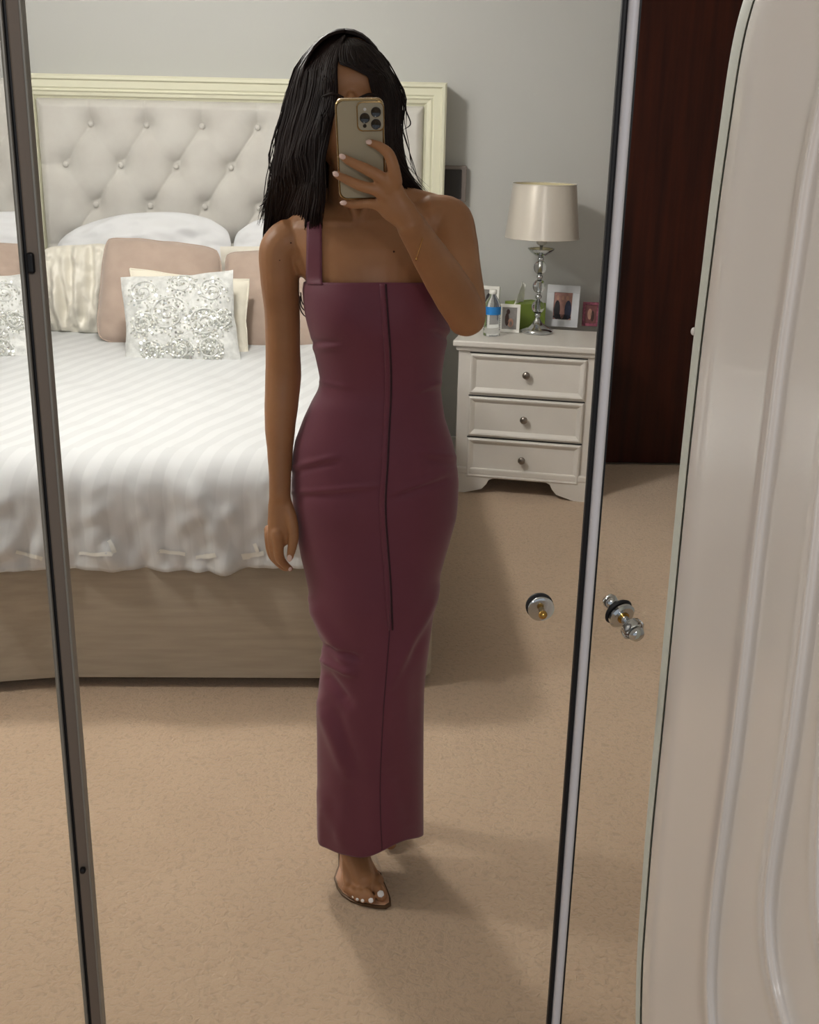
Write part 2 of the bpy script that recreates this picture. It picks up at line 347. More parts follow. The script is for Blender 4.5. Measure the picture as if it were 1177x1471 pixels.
# ------------------------------------------------------------------ glossy white moulded panel at far right (open cabinet door)
pA = P(1000, 600, 0.80); pB = P(1177, 600, 0.64)
dn = (pB-pA); dn.z = 0; pn = Vector((dn.y, -dn.x, 0)).normalized()
if pn.y > 0: pn = -pn
EY = [-150, 0, 14, 49, 90, 177, 272, 400, 481, 658, 794, 1071, 1201, 1316, 1384, 1471, 1650]
EX = [1120, 1068, 1063, 1055, 1047, 1035, 1022, 1007, 997, 978, 965, 939, 927, 919, 914.5, 913, 918]
WG = ([0, 400, 1071, 1471], [17, 14, 12, 9])
RID = [([100, 150, 258, 381, 509, 645, 794, 930, 1071, 1180, 1288, 1370, 1424, 1471, 1560], [1190, 1174, 1153, 1136, 1117, 1101, 1082, 1067, 1051, 1036, 1022, 1015.5, 1014, 1017, 1030]),
       ([420, 520, 645, 781, 930, 1071, 1180, 1275, 1329, 1397, 1471, 1560], [1232, 1205, 1180, 1166, 1148, 1130, 1112, 1098.5, 1097, 1104, 1123, 1160]),
       ([700, 900, 1060, 1166, 1261, 1316, 1351, 1420], [1240, 1205, 1184, 1175, 1172, 1173, 1177, 1196])]
def spl(y, ys, xs):   # smooth piecewise (Catmull-Rom-like average)
    return (interp(y-30, ys, xs)+interp(y-15, ys, xs)+interp(y, ys, xs)+interp(y+15, ys, xs)+interp(y+30, ys, xs))/5
front = []; edge = []; back = []
SW = 460
cols = [0, 1, 2.5, 4, 6, 9, 12, 15, 18, 21, 24, 27, 30, 34] + [34+2.6*k for k in range(1, 100)] + [310, 360, 420]
for i in range(210):
    y = -150 + i*1800/209
    e = spl(y, EY, EX); wg = interp(y, *WG); bw = interp(y, [0, 400, 1471], [40, 28, 20])
    row = []
    for dcol in cols:
        x = e+wg+dcol
        h = -0.0045*max(0, 1-dcol/bw)**2 if dcol < bw else 0
        for ys, xs in RID:
            q = (x-spl(y, ys, xs))/7.5
            h += 0.0058*math.exp(-q*q)
        row.append(RP(x, y, pA, pn, h))
    front.append(row)
    b0 = RP(e+wg, y, pA, pn, -0.0045)
    edge.append([RP(e+wg+1, y, pA, pn, -0.011), RP(e+wg-2, y, pA, pn, -0.011), RP(e+wg-3.2, y, pA, pn, -0.0045), RP(e+1.5, y, pA, pn, -0.004), RP(e, y, pA, pn, -0.0065), RP(e, y, pA, pn, -0.02)])
t = thing('white_panel_door', 'glossy white moulded cabinet door with raised curved ridges, close at far right', 'cabinet door', (pA.x, pA.y, 0))
b = MB(); b.grid(front, flip=True)
b.grid([[r[0], r[0]-pn*0.02] for r in front])
b.grid([[r[0]-pn*0.02, r[-1]-pn*0.02] for r in front])
b.build('door_face', M_gloss, t)
b = MB(); b.grid(edge); b.build('edge_strip', M_edge, t, sharp=40)
c = RP(997, 476, pA, pn, -0.006); b = MB(); b.ell(c, (0.0022, 0.002, 0.003)); b.build('screw_cap', M_gloss, t)

# ------------------------------------------------------------------ bed
HBY = 5.18                       # headboard face
YF = 2.97                        # foot of the bed
BXR = P(622, 940, YF).x; BXL = -1.95
ZB = 0.41; ZT = 0.675
t_bed = thing('bed', 'double bed with taupe fabric base and tufted cream-framed headboard', 'bed', ((BXL+BXR)/2, 4.0, 0))
b = MB()
def base_outline(z, inset=0):
    pts = []
    for k in range(9):
        a = -math.pi/2 + math.pi/2*k/8; pts.append(Vector((BXR-0.06-inset+0.06*math.cos(a), YF+0.06+inset+0.06*math.sin(a), z)))
    pts += [Vector((BXR-inset, HBY-0.02, z)), Vector((BXL, HBY-0.02, z)), Vector((BXL, YF-0.20, z)), Vector((-1.15, YF-0.055, z)), Vector((-0.86, YF+0.0, z))]
    return pts
rows = [base_outline(0.035, 0.012), base_outline(0.035), base_outline(0.05), base_outline(0.2), base_outline(ZB-0.01), base_outline(ZB, 0.01)]
b.loft(rows); b.build('bed_base', M_base, t_bed, sharp=40)
b = MB()
for (x, y) in ((BXR-0.12, YF+0.14), (BXR-0.12, 4.9), (-1.7, YF+0.14), (-1.7, 4.9), (-0.8, 4.0)):
    b = MB(); b.lathe([(0.02, 0.0), (0.026, 0.01), (0.028, 0.036)], Matrix.Translation((x, y, 0)), 16); b.build('foot', M_dark, t_bed)
b = MB(); b.box((BXL+0.02, YF+0.06, ZB), (BXR-0.03, HBY-0.03, ZT-0.05), bev=0.05); b.build('mattress', M_cotton, t_bed)
# headboard
hb_r = P(641, 150, HBY).x; hb_l = P(38, 150, HBY).x; hb_t = P(340, 112, HBY-0.02).z
fw = 0.098
prof = [(0.0, 0.0), (0.0, 0.045), (0.008, 0.052), (0.018, 0.052), (0.024, 0.040), (0.05, 0.036), (0.056, 0.03), (0.064, 0.034), (0.070, 0.026), (0.082, 0.022), (0.088, 0.008), (0.098, 0.0)]
def frame_poly(o, d):
    return [Vector((hb_l+min(o, fw*.5)*1.0, HBY-d, 0.45)), Vector((hb_l+o*0.45, HBY-d, hb_t-o)), Vector((hb_r-o, HBY-d, hb_t-o)), Vector((hb_r-o, HBY-d, 0.45))]
b = MB(); rows = []
for o, d in prof:
    r_ = [Vector((hb_l+o*0.45, HBY-d, 0.30)), Vector((hb_l+o*0.45, HBY-d, hb_t-o)), Vector((hb_r-o, HBY-d, hb_t-o)), Vector((hb_r-o, HBY-d, 0.30))]; rows.append(r_)
rows = [[Vector((p.x, YW-0.002, p.z)) for p in rows[0]]] + rows
b.grid(rows, flip=True); b.build('headboard_frame', M_cream, t_bed, sharp=25)
BS = 0.0; DX = None
def tuft(name, X0, X1, Z0, Z1, btns, vx, hz, parent, sgn=1):
    NX, NZ = int((X1-X0)/0.0055), int((Z1-Z0)/0.0055)
    bt = np.array([(p.x, p.z) for p in btns]); segs = []
    for i, p in enumerate(btns):
        for q in btns:
            dx, dz = (q.x-p.x), q.z-p.z
            if abs(abs(dx)-DX/2) < 0.05 and abs(dz+DZ) < 0.05:
                segs.append(((p.x, p.z), (q.x, q.z), 0.020 if dx < 0 else 0.002))
    for p in vx: segs.append(((p.x, p.z), (p.x+0.0, Z1+0.01), 0.010))
    for p in hz: segs.append(((p.x, p.z), (X0-0.01, p.z), 0.007))
    xs = np.linspace(X0, X1, NX); zs = np.linspace(Z0, Z1, NZ); X, Z = np.meshgrid(xs, zs)
    H = np.full_like(X, 0.045)
    e = np.minimum(np.minimum(X-X0, X1-X), Z1-Z); H *= np.clip(e/0.03, 0, 1)**0.4
    for (a, c, amp) in segs:
        ax, az = a; cx, cz = c; L2 = (cx-ax)**2+(cz-az)**2
        tt = np.clip(((X-ax)*(cx-ax)+(Z-az)*(cz-az))/L2, 0, 1)
        dd = np.hypot(X-ax-tt*(cx-ax), Z-az-tt*(cz-az)); H -= amp*np.exp(-dd/0.0065)*0.9*(0.35+0.65*np.minimum(1,np.abs(tt-0.5)*2.2+0.25)) + amp*0.35*np.exp(-(dd/0.035)**2)
    for bx, bz in bt:
        dd = np.hypot(X-bx, Z-bz); H -= 0.030*np.exp(-(dd/0.024)**1.0)+0.016*np.exp(-(dd/0.06)**2)
    H = np.maximum(H, 0.001)
    b = MB(); b.grid([[(X[i, j], HBY-H[i, j], Z[i, j]) for j in range(NX)] for i in range(NZ)])
    pnl = b.build(name, M_linen, parent)
    for p in btns:
        if X0 < p.x < X1 and Z0 < p.z < Z1:
            b = MB(); b.lathe([(0.0125, 0), (0.012, 0.004), (0.009, 0.008), (0.004, 0.0095), (0.0005, 0.01)], knob_axis(Vector((p.x, HBY-0.004, p.z)), (0, -1, 0)), 14); b.build('button', M_linen, pnl)
b1 = P(130, 178, HBY-0.01); b2 = P(370, 187, HBY-0.01); DX = (b2.x-b1.x)/3; DZ = b1.z-P(93, 236, HBY-0.01).z
row1 = [Vector((b1.x+k*DX, 0, b1.z)) for k in range(0, 7)]
row2 = [Vector((b1.x+(k-0.5)*DX, 0, b1.z-DZ)) for k in range(0, 7)]
row3 = [Vector((b1.x+k*DX, 0, b1.z-2*DZ)) for k in range(0, 7)]
row4 = [Vector((b1.x+(k-0.5)*DX, 0, b1.z-3*DZ)) for k in range(0, 7)]
btn = [p for p in row1+row2+row3+row4 if p.x < hb_r-0.16]
tuft('headboard_panel', hb_l+0.042, hb_r-fw+0.004, 0.62, hb_t-fw+0.004, btn, [p for p in row1 if p in btn], [row2[0], row4[0]], t_bed)
# the same headboard met again at the left mirror door
t2 = thing('headboard', 'strip of second tufted headboard seen left of the grey metal upright', 'headboard', (hb_l-0.3, HBY, 0.6))
c0 = P(2, 228, HBY); o2 = hb_l-0.012
lb = []
for r_ in range(4):
    for k in range(3):
        lb.append(Vector((c0.x-0.045-(k*DX)+(DX/2 if r_ % 2 == 0 else 0), 0, b1.z-r_*DZ)))
tuft('headboard_panel', o2-0.5, o2, 0.62, hb_t-0.02, [p for p in lb if p.x < o2-0.02 and p.x > o2-0.48], [p for p in lb if abs(p.z-b1.z) < .01 and p.x < o2-0.02 and p.x > o2-0.48], [], t2)

# duvet: one draped cloth over top, foot and right side
def duvet():
    X0, X1, Y0, Y1 = BXL, BXR+0.015, YF-0.02, 4.98
    hemZ = 0.42
    drop = ZT-hemZ; rr = 0.10
    nu, nv = 250, 190
    xs = np.linspace(0, 1, nu); rows = []
    Lx = (X1-X0)+drop*0.9; Ly = (Y1-Y0)+drop*0.9+0.03
    def edgept(s, a0, a1):
        # s = arclength from the far side; returns (pos, z drop)
        flat = abs(a1-a0)-rr
        if s < flat: return s, 0.0, 0.0
        q = s-flat; arc = rr*math.pi/2
        if q < arc:
            th = q/rr; return flat+rr*math.sin(th), rr*(1-math.cos(th)), th/(math.pi/2)
        return flat+rr, rr+(q-arc), 1.0
    for j in range(nv):
        v = j/(nv-1); sv = v*Ly
        row = []
        for i in range(nu):
            u = i/(nu-1); su = u*Lx
            px_, dzx, tx = edgept(su, X0, X1); py_, dzy, ty = edgept(sv, Y0, Y1)
            x = X0+px_; y = Y1-py_
            if dzx+dzy > 0 and tx > 0 and ty > 0:
                # rounded corner
                dz = math.hypot(dzx, dzy) if max(dzx, dzy) < rr else max(dzx, dzy)
                k = min(1, tx*ty); x -= 0.045*k; y += 0.045*k
            else: dz = dzx+dzy
            z = ZT-dz
            fx = noise.noise(Vector((x*7.5, z*1.6, 3)))+0.9*noise.noise(Vector((x*17+z*5, z*5.5, 8)))+0.4*noise.noise(Vector((x*21-z*14, z*16, 18)))
            fy = noise.noise(Vector((y*5, z*1.6, 13)))
            dd = min(1, dz/0.28)
            if ty > 0: 
                y -= ty*(0.004+(0.006+0.034*dd)*fx + 0.016*abs(fx) + 0.010*dd*noise.noise(Vector((x*30, z*9, 4)))); x += 0.010*dd*noise.noise(Vector((x*9, z*8, 30)))
            if x < -0.86 and ty > 0: y -= ty*min(0.2, ((-0.86-x)*0.19))
            if tx > 0: x += tx*(0.004+0.02*dd*fy)
            top = 1-max(tx, ty)
            wr = noise.noise(Vector((x*3.2+y*1.5, y*2.2, 1)))*0.010 + noise.noise(Vector((x*9+y*5, y*7, 5)))*0.004
            z += top*(wr+0.006)
            if y > 4.3: z += 0.0
            if 0 < ty: z += (1-ty)*0.01*noise.noise(Vector((x*12, y*4, 9))) 
            if dz > 0.2: z += 0.012*(dz-0.2)/0.09*noise.noise(Vector((x*2.6, 1, 21)))*1.3
            row.append((x, y, z))
        rows.append(row)
    b = MB(); b.grid(rows)
    o = b.build('duvet', M_duvet)
    md = o.modifiers.new('thickness', 'SOLIDIFY'); md.thickness = 0.006; md.offset = -1
    tag(o, 'white striped duvet hanging over the foot of the bed', 'duvet')
    # sewn hem bands
    bv = bvh_of(o)
    return o, bv
duv, duv_bvh = duvet()
for (ax_, ay_, bx_, by_, w_) in ((116, 793, 160, 796, 5), (156, 776, 162, 794, 5), (228, 790, 268, 794, 5), (282, 800, 312, 796, 6), (346, 798, 380, 793, 7), (20, 790, 60, 800, 5), (372, 796, 366, 780, 5)):
    up_, dn_ = [], []
    for k in range(9):
        q = k/8; x_ = ax_+(bx_-ax_)*q; y_ = ay_+(by_-ay_)*q; dx_, dy_ = bx_-ax_, by_-ay_; l_ = math.hypot(dx_, dy_)
        a1, _ = hit(duv_bvh, x_-dy_/l_*w_/2, y_+dx_/l_*w_/2, 0.009); a2, _ = hit(duv_bvh, x_+dy_/l_*w_/2, y_-dx_/l_*w_/2, 0.009)
        if a1 and a2: up_.append(a1); dn_.append(a2)
    if len(up_) > 2:
        b = MB(); b.grid([up_, dn_]); o = b.build('hem_tape', M_tissue, duv)

# ------------------------------------------------------------------ pillows and cushions
def cushion(name, corners, Yt, Yb, thick, m, label, cat='cushion', group=None, N=44, bow=0.06, wr=0.006, wf=6, pleats=None, puff=0.5, seed=1, Zb=None, rnd_=0.0, crown=0.0):
    TL, TR, BR, BL = [P(c[0], c[1], Yt if i < 2 else Yb) for i, c in enumerate(corners)]
    nrm = (BL-TL).cross(TR-TL).normalized()
    if nrm.y > 0: nrm = -nrm
    ctr = (TL+TR+BR+BL)/4
    fr, bk = [], []
    for i in range(N+1):
        v = -1+2*i/N; ra, rb = [], []
        for j in range(N+1):
            u = -1+2*j/N
            uu = u*(1-bow*(1-v*v)*0+0); 
            au, av = u*(1-bow*(1-abs(v))*abs(u)**3), v*(1-bow*(1-abs(u))*abs(v)**3)
            kc = 1-rnd_*0.42*(abs(au)*abs(av))**5; su = au*kc*((1-rnd_*.4)+rnd_*.4*math.sqrt(1-av*av/2)); sv = av*kc*((1-rnd_*.4)+rnd_*.4*math.sqrt(1-au*au/2))
            su += 0.012*noise.noise(Vector((v*2.2, seed, 3)))*abs(u)**2; sv += 0.025*noise.noise(Vector((u*2.2, seed, 7)))*abs(v)**2
            a, c = (su+1)/2, (sv+1)/2
            p = (TL*(1-a)+TR*a)*(1-c)+(BL*(1-a)+BR*a)*c
            p = p+(TL-BL).normalized()*(crown*(1-u*u)*max(0, -v))
            prf = ((1-u**2)*(1-v**2)); h = thick/2*max(prf, 0)**puff
            w = noise.noise(Vector((u*wf*0.5+seed*7, v*wf*0.5, seed)))*wr + noise.noise(Vector((u*wf+seed*7, v*wf, seed+9)))*wr*0.5
            if pleats: w += pleats(u, v)
            ra.append(p+nrm*(h+w*min(1, prf*6))); rb.append(p-nrm*(h*0.8))
        fr.append(ra); bk.append(rb)
    b = MB(); b.grid(fr); b.grid(bk, flip=True)
    # piping seam
    o = b.build(name, m)
    tag(o, label, cat, group)
    rim = fr[0]+[r[-1] for r in fr[1:]]+fr[-1][::-1][1:]+[r[0] for r in fr[::-1][1:]]
    return o, fr, nrm, rim
def piping(o, rim, m, r=0.004):
    b = MB(); pts = rim[::2]; n = len(pts); rows = []
    for i, p in enumerate(pts+[pts[0]]):
        tn = (pts[(i+1) % n]-pts[(i-1) % n]).normalized(); x = Vector((0, 1, 0)); y = tn.cross(x).normalized()
        rows.append([p+x*(r*math.cos(a))+y*(r*math.sin(a)) for a in (math.pi/3*k for k in range(6))])
    b.grid(rows, True); b.build('piping', m, o)
cushion('pillow', [(84, 330), (333, 316), (333, 420), (70, 425)], 5.05, 4.95, 0.13, M_cotton, 'plump white pillow leaning on the headboard behind the large blush cushion', 'pillow', wr=0.022, wf=6, bow=0.01, seed=2, puff=0.5, rnd_=.3, crown=0.055)
cushion('pillow', [(336, 318), (520, 312), (520, 425), (332, 420)], 5.05, 4.97, 0.11, M_cotton, 'white pillow behind the woman\'s hair, leaning on the headboard', 'pillow', wr=0.02, wf=6, bow=0.01, seed=3, puff=0.5, rnd_=.4, crown=.015)
def sat(u, v):
    a = 0.022*math.exp(-((u+0.75-0.35*(v+1)*0.5)/0.12)**2)*(1-0.3*v) - 0.02*math.exp(-((u+0.35-0.25*(v))/0.10)**2)
    a += 0.014*math.sin(11*u+3.0*v*v+2*v)+0.008*math.sin(23*u-2*v); return a
cushion('satin_cushion', [(57, 354), (165, 347), (160, 480), (62, 478)], 4.87, 4.80, 0.12, M_pleat, 'champagne satin cushion with loose folds at the left of the bed', seed=4, pleats=sat, wr=0.014, wf=7, bow=0.02, puff=0.45, rnd_=.2)
o, fr, n_, rim = cushion('blush_cushion', [(150, 337), (318, 355), (322, 500), (136, 492)], 4.82, 4.62, 0.17, M_blush, 'large blush pink cushion behind the sequinned cushion', seed=5, bow=0.02, puff=0.5, rnd_=.17); piping(o, rim, M_blush)
o, fr, n_, rim = cushion('blush_cushion', [(320, 360), (470, 362), (468, 502), (334, 505)], 4.84, 4.60, 0.15, M_blush, 'blush pink cushion half hidden behind the woman\'s arm', seed=6, bow=0.02, puff=0.5, rnd_=.17); piping(o, rim, M_blush)
cushion('cream_edge_cushion', [(316, 354), (480, 352), (474, 420), (318, 440)], 4.93, 4.89, 0.04, M_pleat, 'cream satin cushion peeping above the half hidden blush cushion', seed=16, bow=0.03, wr=0.01)
o, fr, n_, rim = cushion('cream_cushion', [(187, 386), (358, 402), (357, 522), (196, 515)], 4.58, 4.42, 0.09, M_creamc, 'plain cream cushion directly behind the sequinned cushion', seed=7, bow=0.06, puff=.6); piping(o, rim, M_creamc)
def sequins(o, fr, nrm, clipx=None):
    b = MB(); N = len(fr)-1
    def at(u, v):
        fu, fv = (u+1)/2*N, (v+1)/2*N; i, j = min(int(fv), N-1), min(int(fu), N-1); a, c = fv-i, fu-j
        return (fr[i][j]*(1-c)+fr[i][j+1]*c)*(1-a)+(fr[i+1][j]*(1-c)+fr[i+1][j+1]*c)*a
    rnd = random.Random(4)
    swirl = [(-0.6, -0.55, 0.3), (0.1, -0.7, 0.28), (0.62, -0.5, 0.3), (-0.15, 0.0, 0.42), (0.45, 0.2, 0.34), (-0.62, 0.15, 0.26), (-0.5, 0.72, 0.22), (0.0, 0.72, 0.24), (0.5, 0.72, 0.24), (0.8, 0.1, 0.2)]
    for (cx, cy, r0) in swirl:
        dens = 150 if cy > -0.3 else 70
        for k in range(dens):
            a = k*0.31; r = r0*(k/dens)**0.6
            u, v = cx+r*math.cos(a)+rnd.gauss(0, 0.02), cy+r*1.1*math.sin(a)+rnd.gauss(0, 0.02)
            if abs(u) > 0.93 or abs(v) > 0.93: continue
            p = at(u, v)+nrm*0.003
            n = (nrm+Vector((rnd.gauss(0, 0.38), rnd.gauss(0, 0.38), rnd.gauss(0, 0.38)))).normalized(); x = n.orthogonal().normalized(); y = n.cross(x); q = 0.0032+rnd.random()*0.0022
            b.add([p+x*(q*math.cos(math.pi/3*m))+y*(q*math.sin(math.pi/3*m)) for m in range(6)], [(0, 1, 2, 3, 4, 5)])
    b.build('sequins', M_seq, o, smooth=False, kind='stuff')
    # raised ribbon rosettes
    b = MB()
    for (cx, cy, r0) in swirl:
        pts = []
        for k in range(26):
            a = k*0.5; r = r0*0.95*(k/26)
            u, v = cx+r*math.cos(a), cy+r*1.1*math.sin(a)
            if abs(u) > 0.95 or abs(v) > 0.95: continue
            pts.append(at(u, v)+nrm*0.001)
        if len(pts) > 3: b.tube(pts, [0.0042]*len(pts), n=6, seg=2, caps=False)
    b.build('ribbon_rosettes', M_lace, o, kind='stuff')
o, fr, n_, rim = cushion('sequin_cushion', [(173, 398), (335, 388), (347, 523), (180, 530)], 4.46, 4.26, 0.11, M_lace, 'silver white sequinned cushion at the front of the middle pile', seed=8, bow=0.055, puff=0.6, wr=0.008, wf=10); sequins(o, fr, n_)
# slivers of the pile met again left of the grey upright
cushion('pillow', [(-170, 312), (36, 303), (44, 400), (-170, 410)], 5.0, 4.88, 0.12, M_cotton, 'white pillow left of the grey metal upright', 'pillow', wr=0.01, seed=9, bow=0.03)
o, fr, n_, rim = cushion('blush_cushion', [(-150, 340), (30, 350), (42, 470), (-160, 480)], 4.82, 4.62, 0.12, M_blush, 'blush cushion left of the grey metal upright', seed=10, bow=0.03)
o, fr, n_, rim = cushion('sequin_cushion', [(-120, 398), (38, 393), (48, 525), (-118, 528)], 4.46, 4.26, 0.11, M_lace, 'sequinned cushion left of the grey metal upright', seed=11, bow=0.055, puff=0.6, wr=0.008, wf=10); sequins(o, fr, n_)

# ------------------------------------------------------------------ small dark speaker on the wall
c = P(651, 264, YW-0.03); t = thing('wall_speaker', 'small dark square panel in taupe surround on the wall beside the headboard', 'wall panel', (c.x, YW, c.z))
w2, h2 = mpx(19, c), mpx(25, c)
b = MB(); b.box((c.x-w2, YW-0.045, c.z-h2), (c.x+w2, YW-0.001, c.z+h2), bev=0.004); b.build('surround', M_greyf, t, smooth=False)
b = MB(); b.box((c.x-w2*0.8, YW-0.05, c.z-h2*0.82), (c.x+w2*0.62, YW-0.04, c.z+h2*0.8), bev=0.003); b.build('grille', M_screen, t, smooth=False)

# ------------------------------------------------------------------ nightstand
fL = PZ(655, 705, 0.0); fR = PZ(838, 720, 0.0)
ex = (fR-fL); Wn = ex.length; ex.normalize(); ey = Vector((-ex.y, ex.x, 0)); ez = Vector((0, 0, 1))
NM = Matrix(((ex.x, ey.x, 0, fL.x), (ex.y, ey.y, 0, fL.y), (0, 0, 1, 0), (0, 0, 0, 1)))
def pn_front(px, py, off=0.0): # px -> local coordinates on the front plane
    q = RP(px, py, fL, -ey, off); l = NM.inverted() @ q; return l
topz = pn_front(752, 494, 0.02).z
lft = pn_front(656, 600).x; rgt = pn_front(849, 600).x
DN = 0.38
t_ns = thing('nightstand', 'white three-drawer nightstand with panelled drawers beside the bed', 'nightstand', (fL+ex*Wn/2+ey*DN/2))
b = MB(); b.box((lft, 0.0, 0.09), (rgt, DN, topz-0.028), NM, bev=0.003); b.build('carcass', M_furn, t_ns, smooth=False)
b = MB(); b.box((lft-0.022, -0.028, topz-0.026), (rgt+0.022, DN+0.005, topz), NM, bev=0.006); b.build('top', M_furn, t_ns, smooth=False)
b = MB(); b.box((lft-0.010, -0.014, topz-0.045), (rgt+0.010, DN, topz-0.026), NM, bev=0.006); b.build('cornice', M_furn, t_ns, smooth=False)
b = MB(); b.box((lft-0.012, -0.014, 0.085), (rgt+0.012, DN, 0.115), NM, bev=0.006); b.build('plinth', M_furn, t_ns, smooth=False)
for sgn in (0, 1):
    pts = [(0, 0.0), (0.06, 0.0), (0.10, 0.012), (0.135, 0.022), (0.155, 0.045), (0.165, 0.065), (0.19, 0.078), (0.20, 0.088), (0.0, 0.088)]
    w_ = rgt-lft+0.024
    loc = [((lft-0.012+x) if not sgn else (rgt+0.012-x), z) for x, z in pts]
    b = MB(); b.loft([[NM @ Vector((x, y, z)) for x, z in loc] for y in (-0.012, 0.012)]); b.build('bracket_foot', M_furn, t_ns, smooth=False)
    b = MB(); xx = (lft-0.01) if not sgn else rgt-0.04
    b.box((xx, DN-0.06, 0), (xx+0.05, DN-0.01, 0.09), NM, bev=0.003); b.build('rear_foot', M_furn, t_ns, smooth=False)
dxl = pn_front(675, 560).x; dxr = pn_front(840.5, 560).x
for (yt, yb, ky) in ((512, 569, 538), (574, 630, 602), (634, 690, 660)):
    zt = pn_front(757, yt+0.0).z; zb = pn_front(757, yb+0.0).z
    b = MB()
    pr = [(0.0, 0.0), (0.0, 0.012), (0.006, 0.016), (0.012, 0.014), (0.022, 0.006), (0.026, 0.003)]
    rows = [[NM @ Vector((dxl+o_, -d_, zb+o_)), NM @ Vector((dxr-o_, -d_, zb+o_)), NM @ Vector((dxr-o_, -d_, zt-o_)), NM @ Vector((dxl+o_, -d_, zt-o_))] for o_, d_ in pr]
    b.loft(rows); d = b.build('drawer', M_furn, t_ns, smooth=False)
    k = pn_front(757-(ky-538)*0.055, ky)
    b = MB(); b.lathe([(0.006, 0), (0.0055, 0.010), (0.010, 0.014), (0.0155, 0.019), (0.0165, 0.024), (0.012, 0.029), (0.004, 0.031), (0.0004, 0.0312)], knob_axis(NM @ Vector((k.x, -0.002, k.z)), -ey), 20); b.build('knob', M_nickel, d)
    b = MB(); b.box((dxl-0.004, -0.0015, zt+0.001), (dxr+0.004, 0.002, zt+0.0055), NM); b.build('shadow_gap', M_dark, t_ns, smooth=False)

# objects on the nightstand: points on the top plane
def T(px, py): return PZ(px, py, topz)
# lamp
c = T(771, 478); c.z = topz
t = thing('table_lamp', 'chrome and crystal ball table lamp with satin shade', 'lamp', c)
s = mpx(1, c)
def zpx(py): return P(771, py, c.y).z-topz
lampM = Matrix.Translation(c)
def part(name, prof, m, n=36, **k):
    b = MB(); b.lathe([(r*s, z) for r, z in prof], lampM, n); return b.build(name, m, t, **k)
part('lamp_base', [(21, 0), (23, 0.004), (23, 0.012), (20, 0.020), (16, 0.028), (11, 0.036), (7, 0.046), (4.5, 0.058), (3.2, 0.070)], M_chrome)
zs = [zpx(441), zpx(411), zpx(384)]
for z in zs:
    b = MB(); b.ell(c+Vector((0, 0, z)), (9.3*s, 9.3*s, 9.8*s), n=28); b.build('crystal_ball', M_crystal, t)
rod = [(2.2, 0.05)]
part('stem', [(2.4, 0.05), (2.4, zpx(352))], M_chrome)
for z0 in (0.078, (zs[0]+zs[1])/2, (zs[1]+zs[2])/2, zs[2]+11.5*s, 0.066+0.024):
    part('bead', [(1, z0-4*s), (3.6, z0-2.6*s), (4.8, z0), (3.6, z0+2.6*s), (1, z0+4*s)], M_chrome, 18)
zc = zpx(363)
part('drip_cup', [(2, zc-6*s), (8, zc-4*s), (14, zc), (18.5, zc+4.5*s), (19, zc+6*s), (17, zc+5*s), (12, zc+1.5*s), (3, zc-1*s)], M_chrome)
zb_, zt_ = zpx(341), zpx(264)
b = MB(); n = 64
b.grid([[c+Vector((r*math.cos(2*math.pi*k/n), r*math.sin(2*math.pi*k/n), z)) for k in range(n)] for r, z in [(52*s+(44-52)*s*q, zb_+(zt_-zb_)*q) for q in (0, .02, .25, .5, .75, .98, 1)]], True)
sh = b.build('lamp_shade', M_shade, t)
b = MB(); b.grid([[c+Vector((r*math.cos(2*math.pi*k/n), r*math.sin(2*math.pi*k/n), z)) for k in range(n)] for r, z in [(51.4*s+(43.4-51.4)*s*q, zb_+(zt_-zb_)*q) for q in (0, .5, 1)]], True, flip=True)
b.build('shade_lining', M_shadein, sh)
for (r, z) in ((52*s, zb_), (44*s, zt_)):
    b = MB(); b.tube([c+Vector((r*math.cos(2*math.pi*k/40), r*math.sin(2*math.pi*k/40), z)) for k in range(41)], [0.0022]*41, n=6, seg=1, caps=False); b.build('shade_trim', M_shade, sh)
part('bulb_holder', [(4, zpx(352)), (7, zpx(350)), (7, zpx(325)), (5, zpx(322))], M_whitef)
b = MB(); b.ell(c+Vector((0, 0, zpx(305))), (13*s, 13*s, 17*s)); b.build('bulb', M_tissue, t)

def picture(name, label, cx, by, wpx, hpx, m, border, photo, lean=8, yaw=0, depth_=0.014):
    p = T(cx, by); s = mpx(1, p); w, h = wpx*s, hpx*s
    M = Matrix.Translation(p+Vector((0, 0, 0.0012))) @ Matrix.Rotation(math.atan2(ex.y, ex.x)+R(yaw), 4, 'Z') @ Matrix.Rotation(R(-lean), 4, 'X')
    t = thing(name, label, 'picture frame', p)
    b = MB(); B = border*s
    for lo, hi in (((-w/2, 0, 0), (w/2, depth_, B)), ((-w/2, 0, h-B), (w/2, depth_, h)), ((-w/2, 0, B), (-w/2+B, depth_, h-B)), ((w/2-B, 0, B), (w/2, depth_, h-B))): b.box(lo, hi, M, bev=0.0012)
    b.build('frame', m, t, smooth=False)
    b = MB(); b.box((-w/2+B*0.9, depth_*0.4, B*0.9), (w/2-B*0.9, depth_*0.8, h-B*0.9), M); ph = b.build('photo', M_pc[photo[0]], t, smooth=False)
    iw, ih = w-2*B, h-2*B
    for (u, v, a, c_, mi) in photo[1]:   # flat printed figures
        x0, z0 = -iw/2+u*iw, B+v*ih; q = 14
        pts = [M @ Vector((x0+a*iw*math.cos(2*math.pi*k/q), depth_*0.4-0.0006, z0+c_*ih*math.sin(2*math.pi*k/q))) for k in range(q)]
        b = MB(); b.add(pts, [tuple(range(q))]); b.build('print', M_pc[mi], ph, smooth=False)
    b = MB(); b.box((-0.012, depth_, 0.0), (0.012, depth_+0.004, h*0.7), M @ Matrix.Translation((0, 0.0, 0)) @ Matrix.Rotation(R(1), 4, 'X')); b.build('stand', M_dark, t, smooth=False)
    return t
